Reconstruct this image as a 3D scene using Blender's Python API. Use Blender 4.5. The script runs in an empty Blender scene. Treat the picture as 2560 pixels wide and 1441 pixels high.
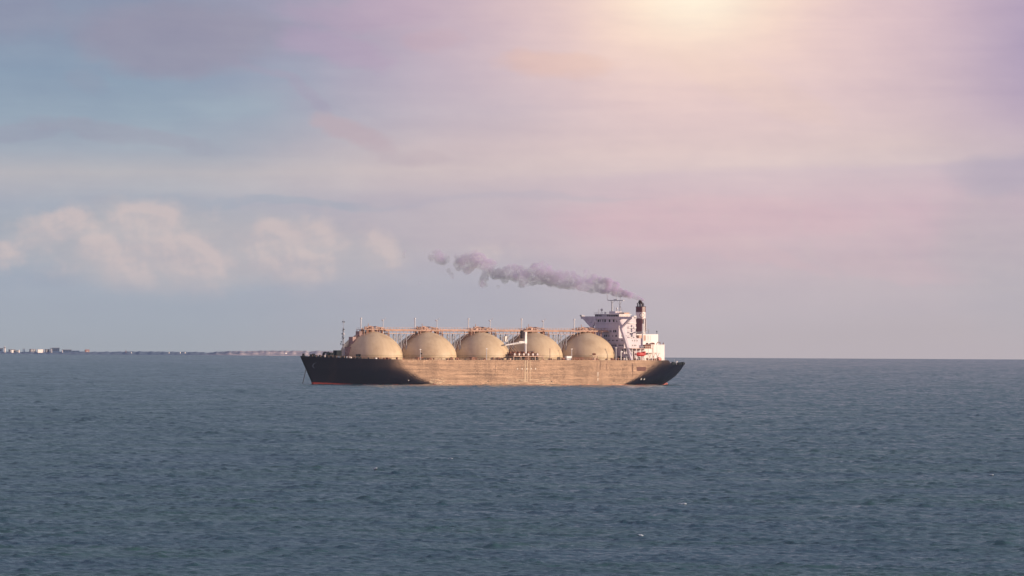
import bpy, bmesh, math, random
import numpy as np
from mathutils import Vector, Matrix
random.seed(7)
R = math.radians
S = bpy.context.scene
COL = S.collection

# ------------------------------------------------------------------ camera
F_PX = 30000.0            # focal length in pixels of a 2560 wide frame
D0 = 7000.0               # camera to ship
RE = 7.433e6              # effective earth radius (with refraction)
SEA0 = D0 * D0 / (2 * RE)  # sea level below the camera (ship's sea level is z = 0)
CAMX, CAMZ = 19.4, 37.5
cd = bpy.data.cameras.new('camera'); cam = bpy.data.objects.new('camera', cd); COL.objects.link(cam)
cd.sensor_width = 36.0; cd.lens = 36.0 * F_PX / 2560.0
cd.clip_start = 5.0; cd.clip_end = 120000.0
cam.matrix_world = Matrix.Translation((CAMX, -D0, CAMZ)) @ Matrix.Rotation(R(90) + 81.0 / F_PX, 4, 'X') @ Matrix.Rotation(0.0053, 4, 'Z')
S.camera = cam

# ------------------------------------------------------------------ exposure and render settings
S.render.engine = 'CYCLES'
S.view_settings.view_transform = 'Standard'
S.view_settings.look = 'None'
S.view_settings.exposure = 0.0
S.view_settings.gamma = 1.0
S.view_settings.use_curve_mapping = False
S.cycles.use_denoising = True
S.cycles.max_bounces = 6; S.cycles.volume_bounces = 3
S.cycles.volume_step_rate = 1.0; S.cycles.volume_max_steps = 128
S.cycles.sample_clamp_indirect = 4.0

# ------------------------------------------------------------------ sun
SUN_EL = R(7.5)
SUN_AZ = (0.985, -0.17)     # horizontal direction towards the sun (world x, y)
sd = Vector((SUN_AZ[0] * math.cos(SUN_EL), SUN_AZ[1] * math.cos(SUN_EL), math.sin(SUN_EL))).normalized()
sl = bpy.data.lights.new('sun', 'SUN'); sl.energy = 4.8; sl.angle = R(0.6); sl.color = (1.0, 0.78, 0.58)
so = bpy.data.objects.new('sun', sl); COL.objects.link(so)
so.rotation_euler = sd.to_track_quat('Z', 'Y').to_euler(); so.location = (0, 0, 300)

# ------------------------------------------------------------------ node helpers
def lin(c):
    return tuple(((v / 255) / 12.92 if v / 255 <= 0.04045 else ((v / 255 + 0.055) / 1.055) ** 2.4) for v in c) + (1.0,)

class NT:
    def __init__(s, nt): s.nt = nt
    def n(s, t, **kw):
        x = s.nt.nodes.new(t)
        for k, v in kw.items(): setattr(x, k, v)
        return x
    def put(s, sock, v):
        if isinstance(v, bpy.types.NodeSocket): s.nt.links.new(v, sock)
        elif v is not None: sock.default_value = v
    def m(s, op, a, b=None, c=None, clamp=False):
        x = s.n('ShaderNodeMath', operation=op); x.use_clamp = clamp
        s.put(x.inputs[0], a); s.put(x.inputs[1], b); s.put(x.inputs[2], c)
        return x.outputs[0]
    def comb(s, x, y, z=0.0):
        c = s.n('ShaderNodeCombineXYZ')
        s.put(c.inputs[0], x); s.put(c.inputs[1], y); s.put(c.inputs[2], z)
        return c.outputs[0]
    def noise(s, vec, scale=1.0, detail=4.0, rough=0.5, dist=0.0):
        x = s.n('ShaderNodeTexNoise'); s.put(x.inputs['Vector'], vec)
        x.inputs['Scale'].default_value = scale; x.inputs['Detail'].default_value = detail
        x.inputs['Roughness'].default_value = rough; x.inputs['Distortion'].default_value = dist
        return x.outputs[0]
    def rng(s, v, a, b, c=0.0, d=1.0, smooth=True):
        x = s.n('ShaderNodeMapRange'); x.interpolation_type = 'SMOOTHSTEP' if smooth else 'LINEAR'
        s.put(x.inputs['Value'], v)
        for k, q in zip(('From Min', 'From Max', 'To Min', 'To Max'), (a, b, c, d)): s.put(x.inputs[k], q)
        return x.outputs[0]
    def mix(s, f, a, b, mode='MIX'):
        x = s.n('ShaderNodeMix', data_type='RGBA', blend_type=mode)
        s.put(x.inputs[0], f); s.put(x.inputs[6], a); s.put(x.inputs[7], b)
        return x.outputs[2]
    def ramp(s, f, stops):
        x = s.n('ShaderNodeValToRGB'); cr = x.color_ramp
        while len(cr.elements) > 1: cr.elements.remove(cr.elements[0])
        cr.elements[0].position = stops[0][0]; cr.elements[0].color = stops[0][1]
        for p, c in stops[1:]:
            e = cr.elements.new(p); e.color = c
        s.put(x.inputs[0], f)
        return x.outputs[0]

# ------------------------------------------------------------------ world: high sky + cloudy evening band above the sea
W = bpy.data.worlds.new('World'); S.world = W; W.use_nodes = True
w = NT(W.node_tree)
for x in list(W.node_tree.nodes): W.node_tree.nodes.remove(x)
out = w.n('ShaderNodeOutputWorld'); bg = w.n('ShaderNodeBackground')
W.node_tree.links.new(bg.outputs[0], out.inputs[0])
sky = w.n('ShaderNodeTexSky', sky_type='NISHITA'); sky.sun_disc = False
sky.sun_elevation = SUN_EL; sky.sun_rotation = math.atan2(SUN_AZ[0], SUN_AZ[1])
sky.air_density = 1.0; sky.dust_density = 1.5; sky.ozone_density = 1.5
tc = w.n('ShaderNodeTexCoord'); sp = w.n('ShaderNodeSeparateXYZ'); w.put(sp.inputs[0], tc.outputs['Generated'])
az = w.m('ARCTAN2', sp.outputs[0], sp.outputs[1]); el = w.m('ARCSINE', sp.outputs[2])
U = w.m('MULTIPLY_ADD', az, 30.0, 1.28)                # azimuth, thousandths of the lens's unit
V = w.m('ADD', w.m('MULTIPLY_ADD', el, -30.0, 0.802), w.m('MULTIPLY', w.m('SUBTRACT', U, 1.28), 0.0053))
n1 = w.noise(w.comb(w.m('MULTIPLY', U, 2.2), w.m('MULTIPLY', V, 4.5), 3.1), 1.0, 5.0, 0.55)
n2 = w.noise(w.comb(w.m('MULTIPLY', U, 2.2), w.m('MULTIPLY', V, 4.5), 9.7), 1.0, 5.0, 0.55)
n3 = w.noise(w.comb(w.m('MULTIPLY', U, 13.0), w.m('MULTIPLY', V, 17.0), 1.7), 1.0, 8.0, 0.6)
n4 = w.noise(w.comb(w.m('MULTIPLY', U, 2.6), w.m('MULTIPLY', V, 24.0), 5.3), 1.0, 6.0, 0.6, 0.3)
n5 = w.noise(w.comb(w.m('MULTIPLY', w.m('ADD', U, V), 5.0), w.m('MULTIPLY', w.m('SUBTRACT', V, w.m('MULTIPLY', U, 0.35)), 10.0), 2.2), 1.0, 7.0, 0.6)
Uw = w.m('ADD', U, w.m('MULTIPLY', w.m('SUBTRACT', n1, 0.5), 0.34))
Vw = w.m('ADD', V, w.m('MULTIPLY', w.m('SUBTRACT', n2, 0.5), 0.16))
Vs = w.m('ADD', V, w.m('MULTIPLY', w.m('SUBTRACT', n2, 0.5), 0.035))
Vs = w.m('ADD', Vs, w.m('MULTIPLY', w.m('MAXIMUM', w.m('MINIMUM', w.m('SUBTRACT', U, 0.6), 2.2), 0.0), w.rng(V, 0.2, 0.45, 0.0, 0.034)))
rv = w.rng(Vs, -0.1, 0.9, 0.0, 1.0, smooth=False)
def st(L): return [((y / 1000 + 0.1) / 1.0, lin(c)) for y, c in L]
left = w.ramp(rv, st([(-100, (140, 148, 172)), (60, (141, 152, 174)), (180, (140, 158, 179)), (290, (150, 166, 183)), (380, (164, 172, 185)), (435, (182, 180, 186)), (472, (177, 178, 187)), (512, (167, 173, 186)), (560, (166, 172, 183)), (700, (162, 171, 185)), (800, (162, 170, 181)), (885, (161, 167, 175))]))
right = w.ramp(rv, st([(-100, (204, 178, 196)), (60, (205, 180, 194)), (200, (208, 186, 194)), (330, (212, 192, 194)), (400, (214, 196, 194)), (455, (212, 196, 196)), (475, (202, 186, 194)), (580, (206, 180, 190)), (680, (200, 180, 188)), (760, (195, 182, 188)), (840, (191, 180, 185)), (885, (188, 177, 181))]))
midc = w.ramp(rv, st([(-100, (182, 162, 184)), (60, (178, 162, 184)), (180, (178, 168, 188)), (290, (184, 176, 190)), (380, (196, 182, 188)), (440, (203, 189, 191)), (475, (198, 185, 190)), (515, (187, 178, 188)), (560, (190, 180, 188)), (640, (188, 178, 186)), (720, (180, 177, 187)), (800, (176, 174, 184)), (885, (178, 173, 179))]))
c = w.mix(w.rng(Uw, 0.35, 1.2), left, midc)
c = w.mix(w.rng(Uw, 1.1, 1.75), c, right)
def blob(c, cx, cy, rx, ry, col, k, u=Uw, v=Vw, lo=0.15, hi=1.0, edge=None, rot=0.0, gauss=False):
    du = w.m('SUBTRACT', u, cx / 1000); dv = w.m('SUBTRACT', v, cy / 1000)
    if rot:
        cr, sr = math.cos(R(rot)), math.sin(R(rot))
        du, dv = w.m('ADD', w.m('MULTIPLY', du, cr), w.m('MULTIPLY', dv, sr)), w.m('SUBTRACT', w.m('MULTIPLY', dv, cr), w.m('MULTIPLY', du, sr))
    a = w.m('DIVIDE', du, rx / 1000); b = w.m('DIVIDE', dv, ry / 1000)
    d = w.m('ADD', w.m('MULTIPLY', a, a), w.m('MULTIPLY', b, b))
    if edge is not None: d = w.m('ADD', d, w.m('MULTIPLY', w.m('SUBTRACT', n3, 0.5), edge))
    if gauss: f = w.m('MULTIPLY', w.m('POWER', 2.718, w.m('MULTIPLY', d, -1.0)), k)
    else: f = w.rng(d, hi, lo, 0.0, k)
    return w.mix(f, c, lin(col))
# broad tints of the veil
c = blob(c, 430, 85, 300, 105, (152, 148, 168), 0.72, lo=0.25, hi=1.1, edge=0.5)
c = blob(c, 60, 50, 130, 70, (146, 148, 170), 0.45, edge=0.8)
c = blob(c, 230, 200, 90, 45, (146, 154, 174), 0.4, edge=1.2)
c = blob(c, 820, 110, 190, 60, (174, 154, 182), 0.5, edge=1.0, rot=12)
c = blob(c, 900, 20, 260, 50, (178, 156, 182), 0.4, edge=1.0)
c = blob(c, 700, 210, 160, 22, (162, 156, 178), 0.45, edge=1.4, rot=35)
c = blob(c, 1080, 90, 90, 45, (188, 162, 178), 0.45, edge=1.2)
c = blob(c, 560, 250, 160, 50, (156, 172, 187), 0.5)
c = blob(c, 290, 350, 260, 38, (158, 160, 176), 0.55, edge=1.5, rot=8)
c = blob(c, 60, 345, 130, 28, (154, 158, 176), 0.5, edge=1.2)
c = blob(c, 870, 345, 150, 42, (184, 168, 178), 0.75, edge=1.3, rot=20)
c = blob(c, 1030, 400, 90, 25, (186, 172, 180), 0.4, edge=1.2)
c = blob(c, 1800, 560, 460, 75, (211, 180, 188), 0.5)
c = blob(c, 1300, 505, 420, 14, (182, 176, 188), 0.5, edge=0.6)
c = blob(c, 650, 505, 420, 16, (164, 171, 185), 0.6, edge=0.6)
c = blob(c, 1880, 650, 200, 26, (206, 182, 188), 0.6, edge=1.0, rot=18)
c = blob(c, 2200, 665, 260, 40, (204, 182, 188), 0.5, edge=1.0)
c = blob(c, 2540, 640, 220, 240, (184, 178, 184), 0.6, lo=0.0, hi=1.2)
c = blob(c, 2560, 430, 200, 60, (182, 176, 188), 0.6)
c = blob(c, 2600, 110, 270, 300, (160, 148, 182), 0.9, u=U, v=V, gauss=True)
# pale pink billows low over the sea: broad soft bodies, then sunlit tops
c = blob(c, 430, 630, 400, 130, (184, 180, 185), 0.85, lo=0.1, hi=1.3, edge=1.0)
c = blob(c, 760, 650, 330, 90, (183, 179, 185), 0.7, lo=0.0, hi=1.3, edge=1.0)
c = blob(c, 130, 600, 200, 70, (178, 177, 184), 0.6, lo=0.0, hi=1.3, edge=1.0)
PUFFS = ((318, 548, 36), (352, 536, 34), (392, 541, 30), (432, 538, 32), (345, 580, 52), (395, 612, 62), (440, 650, 62), (505, 690, 58), (500, 622, 34), (548, 664, 38), (240, 608, 36), (214, 622, 28), (268, 644, 40),
         (306, 684, 46), (344, 716, 38), (672, 584, 34), (704, 590, 34), (736, 622, 34), (652, 626, 46), (704, 656, 54), (775, 692, 52), (188, 546, 32), (150, 562, 40), (98, 572, 44), (945, 604, 36), (964, 634, 38), (795, 580, 36), (832, 612, 46), (8, 640, 50), (1205, 636, 36))
def billow(du, dv):
    uu = w.m('ADD', w.m('ADD', U, du), w.m('MULTIPLY', w.m('SUBTRACT', n1, 0.5), 0.06)); vv = w.m('ADD', V, dv)
    P_ = w.comb(uu, w.m('MULTIPLY', vv, 1.15)); F = None
    for cx, cy, r_ in PUFFS:
        dn = w.n('ShaderNodeVectorMath', operation='DISTANCE'); w.put(dn.inputs[0], P_); dn.inputs[1].default_value = (cx / 1000, cy * 1.15 / 1000, 0)
        f = w.rng(dn.outputs['Value'], r_ * 2.0 / 1000, 0.0)
        F = f if F is None else w.m('ADD', F, f)
    nz = w.noise(w.comb(w.m('MULTIPLY', uu, 15.0), w.m('MULTIPLY', vv, 19.0), 4.4), 1.0, 7.0, 0.58)
    return w.m('ADD', w.m('MINIMUM', F, 1.5), w.m('MULTIPLY', w.m('SUBTRACT', nz, 0.5), 2.0))
F0 = billow(0.0, 0.0); F1 = billow(0.012, -0.014)
fade = w.rng(V, 0.76, 0.66, 0.0, 1.0)
msk = w.m('MULTIPLY', w.rng(F0, 0.0, 1.15), w.m('MULTIPLY_ADD', fade, 0.75, 0.05))
relief = w.rng(w.m("SUBTRACT", F0, F1), -0.5, 0.55)
msk = w.m('MULTIPLY', msk, w.rng(V, 0.45, 0.53))
c = w.mix(msk, c, w.mix(relief, lin((188, 181, 186)), lin((207, 192, 191))))
# lens glow painted into the sky as warm colour, no sun stands there
c = blob(c, 1760, 60, 620, 400, (233, 205, 203), 0.85, u=U, v=V, gauss=True)
c = blob(c, 1420, 160, 190, 50, (222, 184, 174), 0.55, edge=1.0)
c = blob(c, 1900, 230, 260, 60, (229, 202, 192), 0.35, edge=1.0, rot=20)
c = blob(c, 1730, 0, 330, 190, (252, 220, 200), 0.95, u=Uw, v=V, gauss=True)
c = blob(c, 1735, -20, 170, 110, (255, 241, 220), 0.97, u=U, v=V, gauss=True)
# thin streaks and soft mottling of the whole veil
sk_ = w.m('ADD', w.m('MULTIPLY', w.m('SUBTRACT', n4, 0.5), 0.16), w.m('MULTIPLY', w.m('SUBTRACT', n5, 0.5), 0.16))
sk_ = w.m('ADD', 1.0, w.m('MULTIPLY', sk_, w.rng(V, 0.88, 0.6, 0.15, 1.0)))
c = w.mix(1.0, c, w.comb(sk_, sk_, w.m('ADD', w.m('MULTIPLY', sk_, 0.6), 0.4)), 'MULTIPLY')
# high sky from the physical model, veiled by thin cloud
hs = w.mix(1.0, sky.outputs[0], (0.11, 0.11, 0.11, 1), 'MULTIPLY')
nh = w.noise(tc.outputs['Generated'], 3.0, 5.0, 0.55)
hs = w.mix(w.rng(nh, 0.4, 0.75, 0.6, 0.85), hs, (0.22, 0.26, 0.38, 1))
c = w.mix(w.rng(el, 0.036, 0.10), c, hs)
# rosy fill added to the unseen sky behind the viewer, lifting shaded ship faces
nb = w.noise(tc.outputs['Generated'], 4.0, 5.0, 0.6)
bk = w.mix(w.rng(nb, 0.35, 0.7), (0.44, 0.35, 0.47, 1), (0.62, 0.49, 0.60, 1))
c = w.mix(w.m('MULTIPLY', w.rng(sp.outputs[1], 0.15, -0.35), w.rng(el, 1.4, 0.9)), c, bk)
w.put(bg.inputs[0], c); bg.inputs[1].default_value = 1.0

# ------------------------------------------------------------------ materials
def mat(name, col, rough=0.6, spec=0.5, var=0.0, scale=(1, 1, 1), metal=0.0, stops=None, tint=None, ior=1.5):
    m = bpy.data.materials.new(name); m.use_nodes = True
    t = NT(m.node_tree); b = m.node_tree.nodes['Principled BSDF']
    b.inputs['Roughness'].default_value = rough; b.inputs['Metallic'].default_value = metal
    b.inputs['Specular IOR Level'].default_value = spec; b.inputs['IOR'].default_value = ior
    if tint: b.inputs['Specular Tint'].default_value = tint + (1,)
    base = col + (1,)
    if var:
        g = t.n('ShaderNodeTexCoord'); mp = t.n('ShaderNodeMapping'); t.put(mp.inputs[0], g.outputs['Object'])
        mp.inputs['Scale'].default_value = scale
        f = t.noise(mp.outputs[0], 1.0, 6.0, 0.6)
        dark = tuple(v * (1 - var) for v in col) + (1,); light = tuple(min(0.9, v * (1 + var)) for v in col) + (1,)
        t.put(b.inputs['Base Color'], t.mix(t.rng(f, 0.3, 0.7), dark, light))
    else: b.inputs['Base Color'].default_value = base
    return m

M = {
    'white': mat('white_paint', (0.74, 0.71, 0.70), 0.5, var=0.07, scale=(0.3, 0.3, 0.08)),
    'house': mat('house_shade_paint', (0.62, 0.555, 0.61), 0.55, var=0.08, scale=(0.25, 0.25, 0.06)),  # white paint with the shaded front's violet put into its colour
    'salmon': mat('pipe_paint', (0.50, 0.31, 0.23), 0.6, var=0.25, scale=(0.4, 0.4, 0.4)),
    'brown': mat('rust_paint', (0.24, 0.10, 0.06), 0.7, 0.2, var=0.4, scale=(0.5, 0.5, 0.5)),
    'deck': mat('deck_paint', (0.20, 0.11, 0.08), 0.7, var=0.25, scale=(0.1, 0.1, 0.1)),
    'grey': mat('grey_paint', (0.42, 0.42, 0.45), 0.5, var=0.1, scale=(0.5, 0.5, 0.5)),
    'dark': mat('dark_machinery', (0.012, 0.018, 0.024), 0.7, spec=0.12, var=0.4, scale=(0.5, 0.5, 0.5)),
    'glass': mat('window_glass', (0.012, 0.01, 0.016), 0.3, 0.25),
    'red': mat('lifeboat_orange_red', (0.62, 0.035, 0.03), 0.4, var=0.1, scale=(0.5, 0.5, 0.5)),
    'soot': mat('sooty_pipe', (0.035, 0.02, 0.025), 0.7, 0.15, var=0.3, scale=(1, 1, 1)),
    'mark': mat('white_marking', (0.75, 0.73, 0.68), 0.5),
    'chain': mat('chain_steel', (0.02, 0.02, 0.024), 0.6),
}
# storage tank cladding: tan with faint seams and dirt near the deck
m = bpy.data.materials.new('tank_cladding'); m.use_nodes = True; t = NT(m.node_tree); b = m.node_tree.nodes['Principled BSDF']
g = t.n('ShaderNodeTexCoord'); s3 = t.n('ShaderNodeSeparateXYZ'); t.put(s3.inputs[0], g.outputs['Object'])
ang = t.m('ARCTAN2', s3.outputs[1], s3.outputs[0])
f = t.noise(t.comb(t.m('MULTIPLY', ang, 9.0), t.m('MULTIPLY', s3.outputs[2], 0.12), 0.0), 1.0, 5.0, 0.6)
oi = t.n('ShaderNodeObjectInfo'); va = t.n('ShaderNodeVectorMath', operation='ADD'); t.put(va.inputs[0], g.outputs['Object']); t.put(va.inputs[1], t.comb(t.m('MULTIPLY', oi.outputs['Random'], 300.0), 0.0, 0.0))
f2 = t.noise(va.outputs[0], 0.12, 5.0, 0.65)
cc = t.mix(t.rng(f, 0.3, 0.7), (0.61, 0.46, 0.285, 1), (0.67, 0.52, 0.335, 1))
cc = t.mix(t.rng(f2, 0.42, 0.7, 0, 0.8), cc, (0.50, 0.36, 0.22, 1))
ln_ = t.m('MULTIPLY', t.m('GREATER_THAN', s3.outputs[2], 2.3), t.m('LESS_THAN', s3.outputs[2], 2.75))
cc = t.mix(t.m('MULTIPLY', ln_, 0.6), cc, (0.36, 0.27, 0.15, 1))
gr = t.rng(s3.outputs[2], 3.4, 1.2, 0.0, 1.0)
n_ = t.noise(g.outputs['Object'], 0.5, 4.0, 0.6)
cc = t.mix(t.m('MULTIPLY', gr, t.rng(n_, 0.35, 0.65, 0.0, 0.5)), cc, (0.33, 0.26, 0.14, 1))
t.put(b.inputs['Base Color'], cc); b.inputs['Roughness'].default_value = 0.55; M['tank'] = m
# hull: dark blue gloss paint, salt-dulled streaks, red boot topping
m = bpy.data.materials.new('hull_paint'); m.use_nodes = True; t = NT(m.node_tree); b = m.node_tree.nodes['Principled BSDF']
g = t.n('ShaderNodeTexCoord'); s3 = t.n('ShaderNodeSeparateXYZ'); t.put(s3.inputs[0], g.outputs['Object'])
hor = t.noise(t.comb(t.m('MULTIPLY', s3.outputs[0], 0.045), s3.outputs[1], t.m('MULTIPLY', s3.outputs[2], 0.9)), 1.0, 5.0, 0.62, 0.6)
ver = t.noise(t.comb(t.m('MULTIPLY', s3.outputs[0], 0.16), 0.0, t.m('MULTIPLY', s3.outputs[2], 0.06)), 1.0, 5.0, 0.65)
fine = t.noise(g.outputs['Object'], 0.8, 5.0, 0.6)
dust = t.rng(ver, 0.52, 0.8, 0.0, 0.5)
cc = t.mix(dust, (0.002, 0.004, 0.015, 1), (0.035, 0.02, 0.026, 1))
line = t.m('ADD', 0.22, t.rng(s3.outputs[0], 102.0, 126.0, 0.0, 1.15, smooth=False))
line = t.m('ADD', line, t.m('MULTIPLY', t.m('SUBTRACT', fine, 0.5), 0.5))
cc = t.mix(t.m('LESS_THAN', s3.outputs[2], line), cc, (0.22, 0.03, 0.024, 1))
t.put(b.inputs['Base Color'], cc)
rr = t.m('ADD', 0.378, t.m('ADD', t.m('MULTIPLY', t.m('SUBTRACT', hor, 0.5), 0.34), t.m('MULTIPLY', t.m('SUBTRACT', ver, 0.5), 0.24)))
sx_ = t.m('LESS_THAN', t.m('FRACT', t.m('MULTIPLY', s3.outputs[0], 1 / 13.5)), 0.022)
sz_ = t.m('LESS_THAN', t.m('FRACT', t.m('MULTIPLY', s3.outputs[2], 1 / 2.9)), 0.075)
rr = t.m('ADD', rr, t.m('MULTIPLY', t.m('MAXIMUM', sx_, sz_), 0.055))
t.put(b.inputs['Roughness'], rr)
b.inputs['IOR'].default_value = 1.47; b.inputs['Specular Tint'].default_value = (1.0, 0.62, 0.40, 1)
bp = t.n('ShaderNodeBump'); bp.inputs['Distance'].default_value = 0.1; bp.inputs['Strength'].default_value = 0.5
t.put(bp.inputs['Height'], t.m('ADD', t.m('MULTIPLY', hor, 0.5), t.m('MULTIPLY', fine, 0.5))); t.put(b.inputs['Normal'], bp.outputs[0])
M['hull'] = m
# funnel: dark red with a white band
m = bpy.data.materials.new('funnel_paint'); m.use_nodes = True; t = NT(m.node_tree); b = m.node_tree.nodes['Principled BSDF']
g = t.n('ShaderNodeTexCoord'); s3 = t.n('ShaderNodeSeparateXYZ'); t.put(s3.inputs[0], g.outputs['Object'])
band = t.m('MULTIPLY', t.m('GREATER_THAN', s3.outputs[2], 39.1), t.m('LESS_THAN', s3.outputs[2], 42.8))
foot = t.m('LESS_THAN', s3.outputs[2], 31.3)
cc = t.mix(band, (0.095, 0.014, 0.026, 1), (0.62, 0.55, 0.58, 1)); cc = t.mix(foot, cc, (0.4, 0.33, 0.33, 1))
t.put(b.inputs['Base Color'], cc); b.inputs['Roughness'].default_value = 0.42; M['funnel'] = m

# ------------------------------------------------------------------ mesh helpers
class MB:
    def __init__(s): s.v = []; s.f = []
    def add(s, v, f):
        o = len(s.v); s.v += [tuple(p) for p in v]; s.f += [tuple(i + o for i in q) for q in f]; return s
    def box(s, x0, x1, y0, y1, z0, z1):
        if x0 > x1: x0, x1 = x1, x0
        if y0 > y1: y0, y1 = y1, y0
        v = [(x0, y0, z0), (x1, y0, z0), (x1, y1, z0), (x0, y1, z0), (x0, y0, z1), (x1, y0, z1), (x1, y1, z1), (x0, y1, z1)]
        return s.add(v, [(3, 2, 1, 0), (4, 5, 6, 7), (0, 1, 5, 4), (1, 2, 6, 5), (2, 3, 7, 6), (3, 0, 4, 7)])
    def tube(s, p0, p1, r0, r1=None, n=8):
        r1 = r0 if r1 is None else r1
        p0 = Vector(p0); p1 = Vector(p1); d = (p1 - p0).normalized()
        a = d.orthogonal().normalized(); b_ = d.cross(a)
        v = []
        for p, r in ((p0, r0), (p1, r1)):
            for i in range(n):
                q = 2 * math.pi * i / n; v.append(p + a * (r * math.cos(q)) + b_ * (r * math.sin(q)))
        f = [(i, (i + 1) % n, n + (i + 1) % n, n + i) for i in range(n)] + [tuple(range(n))[::-1], tuple(range(n, 2 * n))]
        return s.add(v, f)
    def path(s, pts, r, n=8):
        for a, b_ in zip(pts, pts[1:]): s.tube(a, b_, r, r, n)
        return s
    def ell(s, c, r, nu=14, nv=8):
        v = [(c[0], c[1], c[2] - r[2])]
        for j in range(1, nv):
            q = -math.pi / 2 + math.pi * j / nv
            for i in range(nu):
                p = 2 * math.pi * i / nu
                v.append((c[0] + r[0] * math.cos(q) * math.cos(p), c[1] + r[1] * math.cos(q) * math.sin(p), c[2] + r[2] * math.sin(q)))
        v.append((c[0], c[1], c[2] + r[2])); f = []
        for i in range(nu): f.append((0, 1 + (i + 1) % nu, 1 + i))
        for j in range(nv - 2):
            for i in range(nu):
                a = 1 + j * nu + i; b_ = 1 + j * nu + (i + 1) % nu; f.append((a, b_, b_ + nu, a + nu))
        L = len(v) - 1; o = 1 + (nv - 2) * nu
        for i in range(nu): f.append((L, o + i, o + (i + 1) % nu))
        return s.add(v, f)
    def prism(s, outline, z0, z1):           # outline in x, y (counter-clockwise)
        n = len(outline)
        v = [(x, y, z0) for x, y in outline] + [(x, y, z1) for x, y in outline]
        return s.add(v, [tuple(range(n))[::-1], tuple(range(n, 2 * n))] + [(i, (i + 1) % n, n + (i + 1) % n, n + i) for i in range(n)])
    def slab(s, outline, x0, x1):            # outline in y, z extruded along x
        n = len(outline)
        v = [(x0, y, z) for y, z in outline] + [(x1, y, z) for y, z in outline]
        return s.add(v, [tuple(range(n))[::-1], tuple(range(n, 2 * n))] + [(i, (i + 1) % n, n + (i + 1) % n, n + i) for i in range(n)])
    def build(s, name, m, parent=None, smooth=False, bevel=0.0, loc=None):
        me = bpy.data.meshes.new(name); me.from_pydata(s.v, [], s.f)
        bm = bmesh.new(); bm.from_mesh(me); bmesh.ops.recalc_face_normals(bm, faces=bm.faces)
        if bevel: bmesh.ops.bevel(bm, geom=list(bm.edges), offset=bevel, segments=2, affect='EDGES', profile=0.6)
        bm.to_mesh(me); bm.free()
        me.materials.append(m)
        if smooth: me.shade_smooth()
        o = bpy.data.objects.new(name, me); COL.objects.link(o)
        if parent: o.parent = parent
        if loc: o.location = loc
        return o

def tag(o, label, cat, group=None, kind=None):
    if kind: o['kind'] = kind
    if label: o['label'] = label
    if cat: o['category'] = cat
    if group: o['group'] = group
    return o

# ------------------------------------------------------------------ sea: one curved sheet with real wave relief
rng_ = np.random.default_rng(11)
N_T, L_T = 2048, 460.0
kx = np.fft.fftfreq(N_T, L_T / N_T) * 2 * np.pi
KX, KY = np.meshgrid(kx, kx, indexing='ij'); KK = np.hypot(KX, KY); KK[0, 0] = 1
Vw_ = 4.7; Lp = Vw_ ** 2 / 9.81
cosf = (KX * math.cos(R(75)) + KY * math.sin(R(75))) / KK
P = np.exp(-1 / (KK * Lp) ** 2) / KK ** 3.35 * (0.22 + 0.78 * cosf ** 2) * np.exp(-(KK * 0.12) ** 2)
P[0, 0] = 0
H = np.sqrt(P) * (rng_.standard_normal(P.shape) + 1j * rng_.standard_normal(P.shape))
TILE = np.real(np.fft.ifft2(H)); TILE /= TILE.std(); TILE *= 0.13
TILE = TILE + 0.9 * (TILE ** 2 - TILE.var())       # sharper crests than troughs
CR, SR = math.cos(R(13)), math.sin(R(13))
def wave(x, y):
    a = (x * CR + y * SR) * (N_T / L_T); b_ = (-x * SR + y * CR) * (N_T / L_T)
    i0 = np.floor(a).astype(np.int64); j0 = np.floor(b_).astype(np.int64); fa = a - i0; fb = b_ - j0
    i0 %= N_T; j0 %= N_T; i1 = (i0 + 1) % N_T; j1 = (j0 + 1) % N_T
    return (TILE[i0, j0] * (1 - fa) * (1 - fb) + TILE[i1, j0] * fa * (1 - fb) + TILE[i0, j1] * (1 - fa) * fb + TILE[i1, j1] * fa * fb)
def sea_z(x, y):
    r2 = (x - CAMX) ** 2 + (y + D0) ** 2
    return SEA0 - r2 / (2 * RE)
rad = list(np.geomspace(4.0, 1430.0, 40)); r = 1430.0
while r < 23500: r += 0.5 * (r / 1500) ** 1.6; rad.append(r)
rad = np.array(rad)
half = 0.062
inner = np.linspace(-half, half, 660)
outer = half + (math.pi - half) * (np.linspace(0, 1, 34)[1:]) ** 1.8
ang_ = np.concatenate([-outer[::-1][1:], inner, outer])      # closes at +pi
RR, AA = np.meshgrid(rad, ang_, indexing='ij')
X = CAMX + RR * np.sin(AA); Y = -D0 + RR * np.cos(AA)
# gusts: wind patches some tens of metres across, rougher and calmer
def gusts(x, y): return 0.95 + 0.13 * (np.sin(x / 31 + 1.7 * np.sin(y / 83)) * np.sin(y / 67 + 1.3 * np.sin(x / 47)) + 0.5 * np.sin(x / 13 + y / 29) * np.sin(y / 37 - x / 71))
_w0 = wave
def wave(x, y): return _w0(x, y) * gusts(x, y) * 1.12
Z = sea_z(X, Y) + wave(X, Y) * np.where(RR < 12000, 1.0, 0.5)
nr, nc = X.shape
co = np.stack([X, Y, Z], -1).reshape(-1, 3).astype(np.float32)
i = np.arange(nr - 1)[:, None]; j = np.arange(nc)[None, :]; j2 = (j + 1) % nc
q = np.stack([i * nc + j, i * nc + j2, (i + 1) * nc + j2, (i + 1) * nc + j], -1).reshape(-1, 4)[:, ::-1].astype(np.int32)
me = bpy.data.meshes.new('sea'); nf = len(q)
me.vertices.add(len(co)); me.vertices.foreach_set('co', co.ravel())
me.loops.add(nf * 4); me.loops.foreach_set('vertex_index', q.ravel())
me.polygons.add(nf); me.polygons.foreach_set('loop_start', np.arange(0, nf * 4, 4, dtype=np.int32)); 
me.update(calc_edges=True); me.shade_smooth()
sea = bpy.data.objects.new('sea', me); COL.objects.link(sea)
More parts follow.
